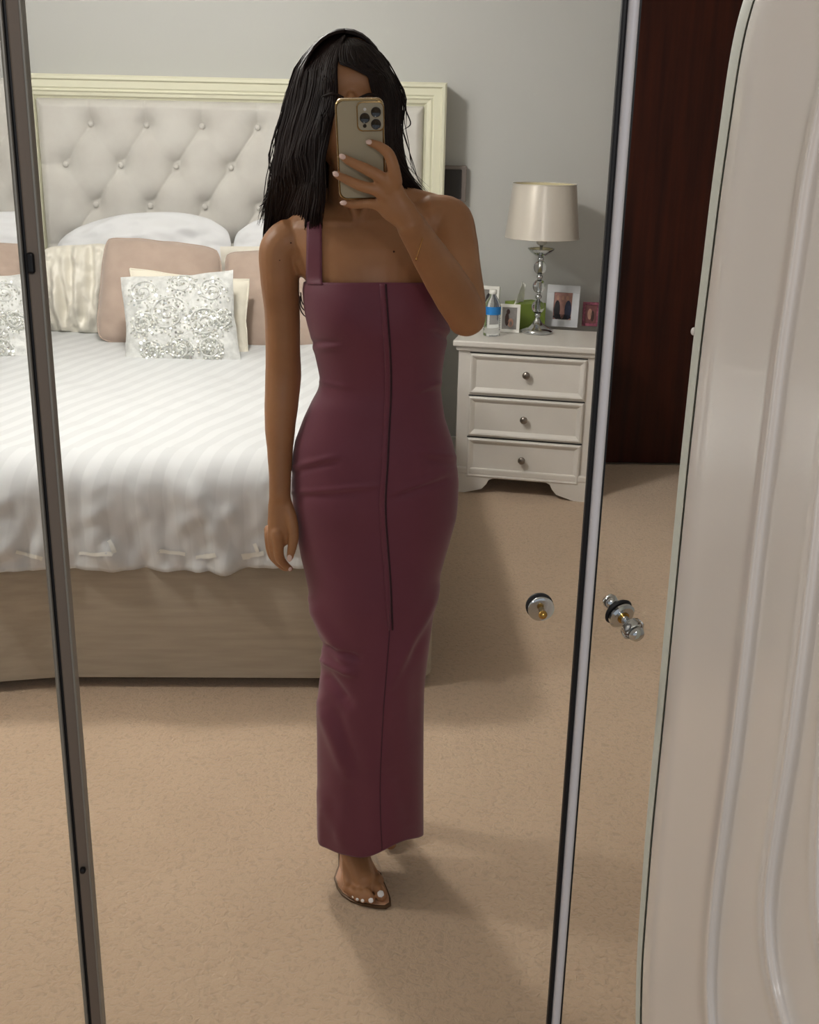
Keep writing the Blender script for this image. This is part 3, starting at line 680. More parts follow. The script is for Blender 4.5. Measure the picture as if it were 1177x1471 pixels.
picture('picture_frame', 'silver white picture frame with a group photo, right of the lamp', 806, 470, 47, 59, M_silverf, 10.5,
        (1, [(0.2, 0.35, 0.17, 0.36, 0), (0.5, 0.38, 0.13, 0.36, 1), (0.8, 0.36, 0.19, 0.36, 2), (0.2, 0.8, 0.08, 0.09, 3), (0.48, 0.8, 0.08, 0.09, 3), (0.74, 0.8, 0.08, 0.09, 3), (0.5, 0.1, 0.5, 0.1, 0)]), lean=9, yaw=-3)
picture('picture_frame', 'small pink patterned picture frame at the right end of the nightstand', 848, 469, 24, 34, M_pinkf, 4,
        (6, [(0.4, 0.5, 0.2, 0.3, 3), (0.65, 0.4, 0.15, 0.3, 5)]), lean=6, yaw=4)
picture('picture_frame', 'small white picture frame in front of the green tissue box', 731, 478, 30, 40, M_whitef, 4.5,
        (4, [(0.33, 0.45, 0.14, 0.3, 5), (0.4, 0.8, 0.12, 0.12, 5), (0.58, 0.3, 0.2, 0.2, 3), (0.6, 0.25, 0.1, 0.12, 4)]), lean=6, yaw=4)
picture('picture_frame', 'white picture frame behind the water bottle', 697, 470, 36, 58, M_whitef, 5,
        (4, [(0.6, 0.6, 0.2, 0.3, 0), (0.3, 0.4, 0.2, 0.3, 2)]), lean=4, yaw=-8)
# tissue box
p = T(757, 472); s = mpx(1, p); p = p+Vector((0, 0.035, 0))
t = thing('tissue_box', 'green tissue box with white tissue sticking out, left of the lamp', 'tissue box', p)
M_ = Matrix.Translation(p) @ Matrix.Rotation(R(24), 4, 'Z')
b = MB(); b.box((-24*s, -16*s, 0), (22*s, 22*s, 36*s), M_, bev=0.002); b.build('box', M_green, t, smooth=False)
b = MB(); rows = []
for i in range(9):
    v = i/8; row = []
    for j in range(9):
        u = -1+2*j/8; row.append(M_ @ Vector((-14*s+12*s*u*(1-0.6*v)+v*6*s, 7*s*math.sin(u*2+v)*(1-v*0.3), 35*s+v*31*s-abs(u)*5*s*v)))
    rows.append(row)
b.grid(rows); b.build('tissue', M_tissue, t)
# bottle
p = T(706, 482); s = mpx(1, p)
t = thing('water_bottle', 'clear plastic water bottle with blue label, beside the raised elbow', 'bottle', p)
zz = lambda py: P(706, py, p.y).z-topz
hb = zz(416)
prof = [(9, 0), (12, 0.003), (12, 0.02)]
for k in range(6):
    z = 0.022+k*0.0085; prof += [(11.2, z), (12.2, z+0.004)]
prof += [(11.5, 0.075), (12, 0.085), (12, 0.118), (10, 0.135), (6, 0.152), (4.6, 0.16), (4.6, 0.166)]
k_ = hb*0.92/0.166
b = MB(); b.lathe([(r*s, z*k_) for r, z in prof], Matrix.Translation(p), 28); b.build('bottle_body', M_water, t)
b = MB(); b.lathe([(12.4*s, 0.088*k_), (12.4*s, 0.118*k_)], Matrix.Translation(p), 28)
b = MB(); rows = [[p+Vector((12.5*s*math.cos(a), 12.5*s*math.sin(a), z*k_)) for a in [R(-160+140*k/16) for k in range(17)]] for z in (0.086, 0.117)]
b.grid(rows); b.build('blue_label', M_blue, t)
b = MB(); b.lathe([(5.4*s, 0.164*k_), (5.6*s, 0.168*k_), (5.4*s, 0.18*k_), (4*s, 0.181*k_)], Matrix.Translation(p), 20); b.build('cap', M_whitef, t)

# ------------------------------------------------------------------ the phone
PH = P(518.8, 215, 1.80)
ph_n = Vector((-0.02, -math.cos(R(14)), -math.sin(R(14)))).normalized()
ph_x = (RT - ph_n*RT.dot(ph_n)).normalized(); ph_u = ph_x.cross(ph_n).normalized()
if ph_u.z < 0: ph_u = -ph_u
def ph_rot(a):
    global ph_x, ph_u
    x, u = ph_x, ph_u; ph_x = x*math.cos(a)+u*math.sin(a); ph_u = u*math.cos(a)-x*math.sin(a)
ph_rot(R(0.9))
def PP(px, py, off): return RP(px, py, PH, ph_n, off)
w = mpx(34.5, PH); h = (PP(519, 143, 0)-PP(519, 287.5, 0)).length/2
t_ph = thing('phone', 'champagne smartphone in gold edged case held before the face', 'phone', PH)
def rrect(hw, hh, r, z, cx=0, cy=0, n=8):
    pts = []
    for (sx, sy, a0) in ((1, 1, 0), (-1, 1, 90), (-1, -1, 180), (1, -1, 270)):
        for k in range(n+1):
            a = R(a0+90*k/n); pts.append(PH+ph_x*(cx+sx*(hw-r)+r*math.cos(a))+ph_u*(cy+sy*(hh-r)+r*math.sin(a))+ph_n*z)
    return pts
rc = 0.0115
b = MB(); b.loft([rrect(w-0.001, h-0.001, rc, -0.005), rrect(w, h, rc, -0.004), rrect(w, h, rc, 0.0035), rrect(w-0.0006, h-0.0006, rc, 0.0048), rrect(w-0.0022, h-0.0022, rc-.001, 0.005), rrect(w-0.0028, h-0.0028, rc-.001, 0.0035)]); b.build('case_frame', M_case, t_ph, sharp=50)
b = MB(); b.loft([rrect(w-0.003, h-0.003, rc-.001, 0.0030), rrect(w-0.003, h-0.003, rc-.001, 0.0042)]); b.build('back_panel', M_phone, t_ph, sharp=50)
cc = PP(532.5, 167, 0.005)-PH; cx_, cy_ = cc.dot(ph_x), cc.dot(ph_u); hw = mpx(19.5, PH); hh_ = mpx(20.5, PH)
b = MB(); b.loft([rrect(hw, hh_, 0.008, 0.004, cx_, cy_), rrect(hw, hh_, 0.008, 0.0062, cx_, cy_), rrect(hw-.0008, hh_-.0008, 0.008, 0.0068, cx_, cy_), rrect(hw-.0016, hh_-.0016, 0.0075, 0.0066, cx_, cy_), rrect(hw-.0018, hh_-.0018, 0.0075, 0.0058, cx_, cy_)])
b.build('camera_rim', M_case, t_ph, sharp=50)
b = MB(); b.loft([rrect(hw-.0018, hh_-.0018, 0.0072, 0.005, cx_, cy_), rrect(hw-.0018, hh_-.0018, 0.0072, 0.0063, cx_, cy_)]); b.build('camera_plate', M_plate, t_ph, sharp=50)
for (x, y, r) in ((540.3, 160.7, 6.9), (524.3, 169.3, 6.9), (540.3, 178, 6.9)):
    q = PP(x, y, 0.006); b = MB(); r_ = mpx(r, q); b.lathe([(r_*1.05, 0), (r_*1.05, 0.0018), (r_*0.98, 0.002), (r_*0.9, 0.0016), (0.0002, 0.0015)], knob_axis(q, ph_n), 28); b.build('camera_lens', M_lens, t_ph, sharp=40)
q = PP(524.3, 180.7, 0.006); b = MB(); r_ = mpx(2.7, q); b.lathe([(r_, 0), (r_, 0.0007), (0.0002, 0.0008)], knob_axis(q, ph_n), 20); b.build('scanner', M_lens, t_ph, sharp=40)
q = PP(524.3, 157, 0.006); b = MB(); r_ = mpx(2.2, q); b.lathe([(r_, 0), (r_, 0.0005), (0.0002, 0.0006)], knob_axis(q, ph_n), 20); b.build('flash', M_silverf, t_ph, sharp=40)
b = MB(); b.loft([rrect(w-0.004, h-0.004, rc-.002, -0.0054), rrect(w-0.004, h-0.004, rc-.002, -0.0050)]); b.build('screen', M_lens, t_ph, sharp=50)

# ------------------------------------------------------------------ the woman
t_w = thing('person', 'dark-haired woman in plum one-shoulder maxi dress holding a phone to her face', 'person', P(530, 1215, 2.12)*1.0)
t_w.location.z = 0
YB = 2.10
# -------- dress table: y px, left x, right x, depth half (m), centre Y
DT = [(405, 439, 640, .098, 2.10), (414, 437, 641, .101, 2.10), (425, 439, 641, .105, 2.10), (445, 443, 641, .108, 2.10), (470, 449, 641, .106, 2.10), (486, 452, 640, .102, 2.10), (509, 455, 637, .096, 2.10), (545, 460.5, 634, .088, 2.10),
      (560, 457, 634, .087, 2.10), (576, 448, 635.5, .089, 2.10), (600, 436.5, 639, .095, 2.105), (633, 424, 650, .105, 2.11), (659, 419.5, 656, .111, 2.115), (690, 419.5, 659, .115, 2.12), (716, 421.5, 658, .116, 2.12), (740, 426, 656, .114, 2.12), (779, 433, 645, .108, 2.115),
      (821, 443, 632, .102, 2.11), (871, 455, 624, .097, 2.105), (917, 464.5, 617, .095, 2.10), (940, 463, 614.5, .094, 2.10), (987, 458, 610, .092, 2.10), (1040, 455.5, 609, .090, 2.10), (1093, 455.5, 608.5, .089, 2.10), (1129, 456, 608.5, .089, 2.10), (1182, 456.5, 608, .089, 2.10), (1197, 457.5, 608, .088, 2.10)]
DT = np.array(DT, float)
def drow(y):
    k = 5.0
    f = lambda c: (interp(y-k, DT[:, 0], DT[:, c])+2*interp(y, DT[:, 0], DT[:, c])+interp(y+k, DT[:, 0], DT[:, c]))/4
    return f(1), f(2), f(3), f(4)
# wrinkles: x0,y0,x1,y1,sigma px, height m
WR = [(418, 672, 482, 655, 4, .0035), (420, 680, 480, 664, 5, -.003), (419, 708, 546, 697, 3.5, .0035), (423, 714, 520, 707, 6, -.003), (566, 716, 652, 686, 4.5, -.004), (570, 707, 640, 680, 4, .003),
      (602, 648, 657, 656, 4, .004), (612, 660, 657, 668, 4, -.0035), (452, 492, 492, 490, 3.5, -.0035), (455, 501, 490, 496, 5, .003), (617, 474, 643, 487, 4, -.005), (612, 466, 643, 476, 4, .003), (600, 560, 636, 549, 4, .0035), (460, 548, 500, 556, 4, .003), (604, 568, 636, 560, 4, -.003),
      (452, 862, 503, 960, 9, .009), (463, 925, 516, 945, 5, -.009), (464, 948, 506, 968, 5, .009), (466, 965, 500, 1010, 8, -.010), (460, 1010, 500, 1115, 10, .009), (480, 1010, 512, 1110, 9, -.005), (460, 1140, 492, 1215, 9, .005), (476, 1150, 480, 1210, 7, -.003), (500, 1080, 520, 1215, 16, -.004), (462, 1165, 463, 1230, 5, .005),
      (630, 845, 560, 985, 8, .005), (640, 850, 585, 960, 8, -.004), (560, 985, 552, 1100, 9, .004), (600, 900, 596, 1060, 10, -.003), (572, 1110, 590, 1190, 12, -.004), (430, 780, 470, 900, 14, .003)]
BUMP = [(490, 452, 40, .016), (600, 450, 40, .014), (545, 452, 16, -.004), (470, 760, 50, .006), (495, 880, 40, .010), (590, 870, 40, .006), (540, 1190, 26, .0)]
def drift(p, n):
    if n.y > 0.25: return 0
    x, y = proj(p); h = 0
    for (a, c, e, f, s_, am) in WR:
        L2 = (e-a)**2+(f-c)**2; tt = max(0, min(1, ((x-a)*(e-a)+(y-c)*(f-c))/L2)); dd = math.hypot(x-a-tt*(e-a), y-c-tt*(f-c))
        if dd < 3*s_: h += am*math.exp(-(dd/s_)**2)*min(1, 0.35+1.3*math.sin(math.pi*min(max(tt, 0.05), 0.95)))
    for (a, c, s_, am) in BUMP: h += am*math.exp(-((x-a)**2+(y-c)**2)/(2*s_*s_))
    return h*smooth01((0.25-n.y)/0.5)
NR, NC = 300, 120
rows = []
for i in range(NR+1):
    y = 405+(1197-405)*i/NR
    xl, xr, bb, yc = drow(y); Lp, Rp = P(xl, y, yc), P(xr, y, yc)
    c = (Lp+Rp)/2; ax_ = (Rp-Lp)/2; row = []
    ct = 0.0
    if i < 14:  ct = 0
    for k in range(NC):
        a = 2*math.pi*k/NC; ca, sa = math.cos(a), math.sin(a)
        n = Vector((ca, sa, 0))
        pw = 0.9 if sa < 0 else 0.95
        p = c+ax_*ca+Vector((0, 1, 0))*(bb*math.copysign(abs(sa)**pw, sa))
        if i > NR*0.9:   # hem flares a little at the front left, lifts at the back
            q = (i/NR-0.9)/0.1; p += n*0.0015*q*math.sin(4*a+1); p.z += 0.040*q*smooth01(ca+0.25)*max(0, -sa)
        p += n*drift(p, n)
        # keep the top edge straight in view
        if sa < 0 and i < 20: p += Vector((0, 0, 1))*(mpx(abs(sa)*11, p)*(1-i/20))
        row.append(p)
    rows.append(row)
b = MB(); b.grid(rows, True, flip=True)
dress = b.build('dress', M_dress, t_w)
bvd = bvh_of(dress)
# inside of the hem / thickness
md = dress.modifiers.new('thickness', 'SOLIDIFY'); md.thickness = 0.0022; md.offset = -1

# -------- body (one voxel-fused surface)
b = MB()
def ering(y, xl, xr, yc, bb, ins=0.0, zsh=0.0, n=40):
    Lp, Rp = P(xl, y, yc), P(xr, y, yc); c = (Lp+Rp)/2; ax_ = (Rp-Lp)/2; l = ax_.length; ax_ = ax_*((l-ins)/l)
    return [c+ax_*math.cos(2*math.pi*k/n)+Vector((0, (bb-ins)*math.sin(2*math.pi*k/n), zsh)) for k in range(n)]
tor = [(282, 482, 566, 2.105, .046), (291, 462, 598, 2.105, .050), (299, 444, 628, 2.105, .055), (309, 424, 650, 2.105, .062), (325, 412, 656, 2.105, .070), (350, 418, 652, 2.10, .082), (375, 428, 645, 2.10, .092), (395, 436, 641, 2.10, .097), (405, 440, 640, 2.10, .098)]
rr_ = [ering(*q) for q in tor]
for y in list(range(420, 700, 20)):
    xl, xr, bb, yc = drow(y); rr_.append(ering(y, xl, xr, yc, bb, 0.009))
rr_.append(ering(735, 440, 640, 2.12, .09)); rr_.append(ering(755, 470, 610, 2.12, .06))
b.loft(rr_)
def TB(pts, rads, **k):   # pts (px,py,Y), rads px
    q = [P(*p) for p in pts]; b.tube(q, [mpx(r, x) for r, x in zip(rads, q)], **k)
# neck
TB([(512, 305, 2.115), (510, 275, 2.10), (508, 235, 2.085), (508, 200, 2.085)], [52, 39, 36, 36], n=20)
# trapezius
TB([(512, 262, 2.125), (468, 298, 2.12), (420, 333, 2.11)], [22, 20, 18], n=14)
TB([(512, 262, 2.125), (560, 283, 2.12), (622, 298, 2.11)], [22, 22, 20], n=14)
# clavicles, sternal notch
TB([(505, 321, 2.043), (470, 319, 2.052), (430, 321, 2.08)], [5, 4, 6], n=8)
TB([(532, 320, 2.043), (570, 312, 2.052), (615, 302, 2.08)], [5, 4, 6], n=8)
TB([(492, 245, 2.058), (512, 315, 2.046)], [6, 6], n=8)
TB([(535, 250, 2.058), (522, 315, 2.046)], [6, 6], n=8)
# bust above the dress
# hanging arm (image left)
TB([(414, 346, 2.105), (402, 362, 2.105), (402, 400, 2.105), (405.5, 450, 2.11), (406.5, 500, 2.115), (407, 540, 2.12), (404.5, 580, 2.11), (402.5, 615, 2.10), (402.5, 650, 2.09), (402.5, 685, 2.08), (402, 712, 2.075)],
   [31, 30, 28, 25.5, 25, 26, 24.5, 22, 18.5, 16, 15.5], n=20)
TB([(418, 342, 2.105), (440, 345, 2.105), (450, 372, 2.10)], [26, 30, 32], n=16)
# raised arm (image right)
TB([(622, 318, 2.10), (645, 318, 2.095), (655, 345, 2.065), (660, 385, 2.02), (666, 425, 1.965), (670, 455, 1.925)], [38, 34, 31, 31, 31, 29], n=20)
TB([(670, 454, 1.925), (656, 428, 1.905), (640, 402, 1.885), (622, 374, 1.86), (604, 345, 1.825), (590, 322, 1.80)], [28, 31, 30, 27, 23.5, 21.5], n=20)
# raised hand: palm
def hand_tube(pts, rad, **k):  # pts (px, py, offset from phone back)
    q = [PP(*p) for p in pts]; b.tube(q, [mpx(r, x) for r, x in zip(rad, q)], **k)
hand_tube([(592, 324, .030), (580, 302, .030), (570, 283, .028), (564, 262, .027)], [20, 18, 14, 10], n=14, up=ph_n, flat=.72)
hand_tube([(588, 318, .030), (571, 302, .029), (560, 285, .027), (557, 268, .026)], [18, 17, 13, 9], n=14, up=ph_n, flat=.72)
hand_tube([(584, 318, .029), (562, 306, .026), (550, 298, .022), (544, 293, .018)], [16, 13, 10, 8], n=14, up=ph_n, flat=.8)
hand_tube([(575, 305, .028), (560, 293, .026), (550, 280, .024)], [15, 13, 10], n=14, up=ph_n, flat=.72)
# fingers (index, middle, ring, little)
hand_tube([(569, 262, .029), (566, 243, .031), (559, 222, .027), (545, 210, .019), (531, 205, .013)], [10.2, 9.2, 8.6, 7.2, 5.4], n=12)
hand_tube([(560, 270, .028), (549, 256, .030), (530, 245, .026), (509, 235, .018), (493, 226, .012)], [10.2, 9.4, 8.8, 7.4, 5.6], n=12)
hand_tube([(555, 284, .027), (540, 273, .028), (520, 267.5, .025), (500, 259, .017), (483, 250.5, .011)], [9.8, 9.0, 8.4, 7.2, 5.4], n=12)
hand_tube([(552, 297, .024), (536, 293, .020), (522, 293, .012), (507, 294, .006), (495, 292, .003)], [9.0, 7.6, 6.9, 6.2, 4.8], n=12)
# thumb round the screen side
hand_tube([(584, 300, .022), (572, 275, .006), (560, 250, -.012), (545, 232, -.017)], [11, 10, 9, 7], n=12)
# hanging hand
hq = 2.072
TB([(402, 712, hq), (403, 730, hq), (404, 752, hq), (402, 770, hq)], [15.5, 18, 20, 17.5], n=16, up=(0, 1, 0), flat=.62)
TB([(412, 725, hq), (418, 745, hq-.008), (422, 768, hq-.014), (420, 785, hq-.016), (416.5, 801, hq-.016)], [9, 9.5, 8, 7, 5.2], n=12)   # thumb
TB([(398, 766, hq-.012), (400, 784, hq-.012), (402, 801, hq-.004), (409, 811, hq+.004), (417, 817, hq+.008)], [9.0, 7.8, 7.2, 6.2, 4.8], n=12)   # index
TB([(392, 768, hq+.002), (393, 787, hq+.006), (397, 803, hq+.014), (406, 813, hq+.024), (412, 817, hq+.03)], [8.4, 7.6, 7, 6, 4.6], n=12)
TB([(388, 766, hq+.016), (388, 784, hq+.024), (392, 799, hq+.034), (401, 809, hq+.042), (406, 812, hq+.046)], [7.8, 7.0, 6.4, 5.6, 4.6], n=12)
TB([(386, 760, hq+.026), (386, 776, hq+.038), (389, 789, hq+.048), (395, 797, hq+.056)], [6.8, 6.0, 5.4, 4.4], n=12)
# head
HC = P(506, 150, 2.085)
b.ell(HC+Vector((0, .012, .01)), (.071, .088, .098))
b.ell(HC+Vector((0, -.035, -.030)), (.060, .052, .078))
b.ell(HC+Vector((0, -.048, -.088)), (.034, .032, .030))       # chin
b.ell(HC+Vector((0, -.012, -.075)), (.052, .058, .035))       # jaw
b.ell(HC+Vector((0, -.058, .035)), (.050, .022, .034))        # brow
b.tube([HC+Vector((0, -.082, .012)), HC+Vector((0, -.094, -.012)), HC+Vector((0, -.104, -.030))], [.007, .008, .011], n=10)
b.ell(HC+Vector((-.011, -.092, -.033)), (.007, .009, .006)); b.ell(HC+Vector((.011, -.092, -.033)), (.007, .009, .006))
b.ell(HC+Vector((-.034, -.062, -.020)), (.020, .020, .018)); b.ell(HC+Vector((.034, -.062, -.020)), (.020, .020, .018))
b.ell(HC+Vector((0, -.080, -.058)), (.022, .010, .005)); b.ell(HC+Vector((0, -.079, -.067)), (.019, .010, .006))
for sx in (-1, 1): b.ell(HC+Vector((sx*.073, .012, -.012)), (.007, .016, .028))
# legs
gZ = 0.0
toe = PZ(557, 1300, 0.012); ball = PZ(525, 1272, 0.03)
fd = Vector((0.26, -0.966, 0)).normalized(); fs = Vector((-fd.y, fd.x, 0))
if fs.x < 0: fs = -fs      # towards the big toe (image right)
ball = PZ(522, 1266, 0.03)
ank = P(501, 1206, ball.y+0.115); heel = ank+Vector((-0.004, 0.035, -0.052))
knee = P(502, 905, 2.088); hip = P(490, 720, 2.12)
b.tube([hip, (hip+knee)/2+Vector((0, -.01, 0)), knee, knee*0.6+ank*0.4+Vector((0, .012, 0)), knee*0.2+ank*0.8, ank], [.068, .058, .043, .042, .031, .029], n=16)
b.tube([ank+Vector((0, 0, .01)), ank*0.5+ball*0.5+Vector((0, 0, .012)), ball+Vector((0, 0, .006))], [.030, .031, .025], n=14)
b.tube([heel+Vector((0, 0, .02)), heel], [.026, .022], n=12)
for k in range(5):    # metatarsals fan
    o_ = (-0.030+0.015*k); b.tube([ank*0.45+ball*0.55+fs*(o_*0.5)+Vector((0, 0, .0)), ball+fs*o_+Vector((0, 0, -.006))], [.018, .0125], n=10)
toes = []
TO = [(497, 1276, 506, 1285, 6.0), (506, 1280, 513, 1290, 6.0), (515, 1281, 522, 1292, 6.4), (526, 1281, 533.5, 1293, 7.0), (540, 1272, 548, 1287, 9.8)]
for (a0, a1, c0_, c1_, r_) in TO:
    A, B_ = PZ(a0, a1, .026), PZ(c0_, c1_, .016); rm = mpx(r_, B_)
    root = ball+fs*(-0.030+0.015*TO.index((a0, a1, c0_, c1_, r_)))+Vector((0, 0, -.004))
    b.tube([root, A, (A+B_)/2+Vector((0, 0, .004)), B_], [rm*1.1, rm*1.0, rm*.92, rm*.9], n=10); toes.append((A, B_, rm))
# rear leg and foot under the dress
knee2 = P(570, 895, 2.12); hip2 = P(585, 720, 2.12); ank2 = Vector((knee2.x-0.01, 2.28, 0.13))
b.tube([hip2, (hip2+knee2)/2, knee2, knee2*0.6+ank2*0.4+Vector((0, .012, 0)), knee2*0.2+ank2*0.8, ank2], [.072, .062, .047, .044, .031, .029], n=16)
f2 = Vector((0.1, -1, 0)).normalized()
b.tube([ank2, ank2+f2*0.03+Vector((0, 0, -.055)), ank2+f2*0.05+Vector((0, 0, -.09)), ank2+f2*0.08+Vector((0, 0, -.112))], [.029, .028, .022, .014], n=12)
b.tube([ank2, ank2-f2*0.03+Vector((0, 0, -.06))], [.026, .022], n=12)
body = voxel(b, 'body', M_skin, 0.0028, t_w, it=5, fac=0.5)
bvb = bvh_of(body)

def nail(px, py, dx, dy, L, Wd, m, lift=0.0006, bv=bvb):
    p, n = hit(bv, px, py)
    if p is None: return
    sc_ = depth(p)/FPX
    dirv = (RT*dx-UP*dy); dirv = (dirv-n*dirv.dot(n)).normalized(); sd = n.cross(dirv)
    b = MB(); rows = []
    for i in range(7):
        v = -1+2*i/6; hwid = math.sqrt(max(0.0, 1-abs(v)**2.6))*Wd*sc_+1e-5
        rows.append([p+dirv*(v*L*sc_)+sd*(hwid*u)+n*(lift+0.0012*(1-u*u)-0.0010*v*v) for u in (-1, -.5, 0, .5, 1)])
    b.grid(rows); b.grid([[q-n*0.0008 for q in r] for r in rows], flip=True)
    b.build('fingernail' if m is M_nail else 'toenail', m, body)
for q in ((530, 204, -1, -.45, 5.6, 3.6), (492, 225, -1, -.5, 5.6, 3.6), (482.5, 250, -1, -.55, 5.6, 3.5), (493.5, 291.5, -1, -.1, 6.0, 3.2), (416, 802, -.15, 1, 6, 3.6), (417, 817.5, .8, .6, 3, 3)):
    nail(*q, M_nail)
for (x, y, r_) in ((507, 1288.5, 2.3), (513.5, 1292, 2.8), (521, 1294, 3.0), (533, 1293.5, 4.2), (547, 1284, 5.6)): nail(x, y, .3, 1, r_*0.92, r_*0.82, M_nailw)
for (x, y, r_) in ((566, 361.5, 1.5), (418, 349, 1.2), (402, 374, 0.9)):
    p, n = hit(bvb, x, y)
    if p is not None: b = MB(); b.ell(p, (mpx(r_, p), mpx(r_*.6, p), mpx(r_, p)), n=10); b.build('mole', M_mole, body)
# eyes and lips (hidden behind the phone, still there)
for sx in (-1, 1):
    b = MB(); b.ell(HC+Vector((sx*.031, -.071, -.010)), (.0125, .0115, .0105), n=16); e_ = b.build('eye', M_eye, t_w)
    b = MB(); b.ell(HC+Vector((sx*.031, -.0805, -.010)), (.0052, .003, .0052), n=12); b.build('iris', M_iris, e_)
    b = MB(); b.tube([HC+Vector((sx*.014, -.084, .010)), HC+Vector((sx*.030, -.084, .015)), HC+Vector((sx*.048, -.072, .010))], [.002, .003, .0012], n=6); b.build('eyebrow', M_hair, t_w)
b = MB(); b.ell(HC+Vector((0, -.0865, -.0575)), (.021, .0065, .0045)); b.ell(HC+Vector((0, -.0855, -.0665)), (.018, .0068, .0058)); b.build('lips', M_lip, t_w)

# bracelet
pts = []
b = MB()
for k in range(13):
    q = k/12; x = 592+q*16; y = 371-q*30-6*math.sin(math.pi*q)*0
    p, n = hit(bvb, 598+9*q if q > .0 else 598, 374-32*q, 0.0008)
    if p is not None: pts.append(p)
if len(pts) > 3: b.tube(pts, [.0007]*len(pts), n=6, seg=1)
p, n = hit(bvb, 599, 371, .001)
if p is not None: b.ell(p, (.0022, .0015, .0022), n=8)
b.build('bracelet', M_gold, t_w)

# strap
b = MB(); rows = []
for i in range(26):
    q = i/25; y = 409-q*97; xa_ = 442.5+q*0.0; xb2 = 464.5-q*1.5; row = []
    for j in range(7):
        x = xa_+(xb2-xa_)*j/6
        p, n = hit(bvb, x, y, 0.0035)
        p2, n2 = hit(bvd, x, y, 0.0015)
        if p2 is not None and (p is None or (p2-CAM).length < (p-CAM).length) and y > 404: p, n = p2, n2
        if p is None: p = P(x, y, 2.05)
        row.append(p)
    rows.append(row)
for _ in range(4):
    rows = [rows[0]]+[[(rows[i-1][j]+rows[i][j]*2+rows[i+1][j])/4 for j in range(7)] for i in range(1, 25)]+[rows[-1]]
b.grid(rows); st = b.build('strap', M_dress, dress); md = st.modifiers.new('thickness', 'SOLIDIFY'); md.thickness = 0.002; md.offset = 0
# placket and zip line
def ribbon(path, w, m, name, off=0.0012, par=dress, th=0.0015):
    ys = [p[1] for p in path]; xs = [p[0] for p in path]; rows = []
    n = int((ys[-1]-ys[0])/4)
    for i in range(n+1):
        y = ys[0]+(ys[-1]-ys[0])*i/n; xm = spl2(y, ys, xs); row = []
        for u in (-1, -.5, 0, .5, 1):
            p, n_ = hit(bvd, xm+u*w/2*(1 if w < 5 else min(1, (n+.3-i)/10)), y, off*(1-0.6*u*u))
            if p is None: break
            row.append(p)
        if len(row) == 5: rows.append(row)
    b = MB(); b.grid(rows); o = b.build(name, m, par); md = o.modifiers.new('t', 'SOLIDIFY'); md.thickness = th; md.offset = 0
def spl2(y, ys, xs): return sum(interp(y+d, ys, xs) for d in (-16, -8, 0, 8, 16))/5
SEAM = [(549, 408), (552, 450), (555, 490), (557, 530), (557, 570), (554, 620), (552, 670), (549, 710), (549, 740), (552, 780), (556, 830), (558, 880), (559, 905)]
ribbon(SEAM, 7.5, M_dress, 'placket', 0.0022)
ribbon([(x+5.2, y) for x, y in SEAM if y > 400], 2.2, M_dressd, 'zip', 0.0009)
ribbon([(560, 905), (556, 960), (551, 1020), (548, 1080), (546, 1130), (547, 1180), (549, 1225)], 1.6, M_dressm, 'lower_seam', 0.0006, th=0.0006)
# top hem line
b = MB(); pts = []
for k in range(40):
    x = 440+197*k/39; p, n = hit(bvd, x, 411+ (2 if 460 < x < 620 else 0), 0.0006)
    if p is not None: pts.append(p)

# -------- sandal
cb = PZ(520, 1262, 0.0)
def FC(a, s_, z): return cb + fd*a + fs*s_ + Vector((0, 0, z))
hx = Vector((ank.x, heel.y+0.012, 0))
front = [PZ(x, y, 0.004) for x, y in ((480, 1262), (484, 1276), (491, 1286), (504, 1295), (520, 1300.5), (540, 1304.5), (555, 1305.5), (562, 1301), (561.5, 1292), (557, 1279), (552, 1268), (548, 1256))]
rgt_ = [hx+Vector((0.020, -0.045, 0)), hx+Vector((0.020, -0.015, 0)), hx+Vector((0.010, 0.004, 0)), hx+Vector((-0.010, 0.004, 0)), hx+Vector((-0.020, -0.015, 0)), hx+Vector((-0.022, -0.045, 0))]
midR = (front[-1]+rgt_[0])/2+Vector((-0.004, 0, 0)); midL = (front[0]+rgt_[-1])/2+Vector((0.004, 0, 0))
out = front+[midR]+rgt_+[midL]
yb0, yb1 = PZ(520, 1255, 0).y, hx.y
def archz(p): return 0.0 if p.y < yb0 else 0.062*smooth01((p.y-yb0)/(yb1-yb0))
def ring(sc_, z):
    c_ = sum(out, Vector())/len(out); return [Vector((c_.x+(p.x-c_.x)*sc_, c_.y+(p.y-c_.y)*sc_, archz(p)+z)) for p in out]
b = MB(); b.loft([ring(0.98, 0.001), ring(1.0, 0.003), ring(1.0, 0.007), ring(0.98, 0.008)][::-1]); sand = b.build('sandal', M_soled, t_w, sharp=40, label='clear high heeled sandal with pointed nude sole')
b = MB(); b.loft([ring(0.94, 0.0078), ring(0.93, 0.0088)][::-1]); b.build('insole', M_sole, sand, smooth=False)
b = MB(); b.tube([hx+Vector((0, -.01, 0.060)), hx+Vector((0, -.006, 0.03)), hx+Vector((0, -.004, 0.006))], [.012, .006, .005], n=12, caps=False); b.build('stiletto_heel', M_soled, sand)
b = MB(); rows = []
for i in range(12):
    q = i/11; yy = -0.004+0.060*q; row = []
    wl = 0.045-0.004*q; hgt = 0.044+0.030*q
    for k in range(17):
        th = math.pi*k/16; row.append(Vector((cb.x-0.010*q-wl*math.cos(th), cb.y+yy, 0.007+hgt*math.sin(th)**0.75)))
    rows.append(row)
b.grid(rows); vm = b.build('clear_vamp', M_pvc, sand); md = vm.modifiers.new('t', 'SOLIDIFY'); md.thickness = 0.0012

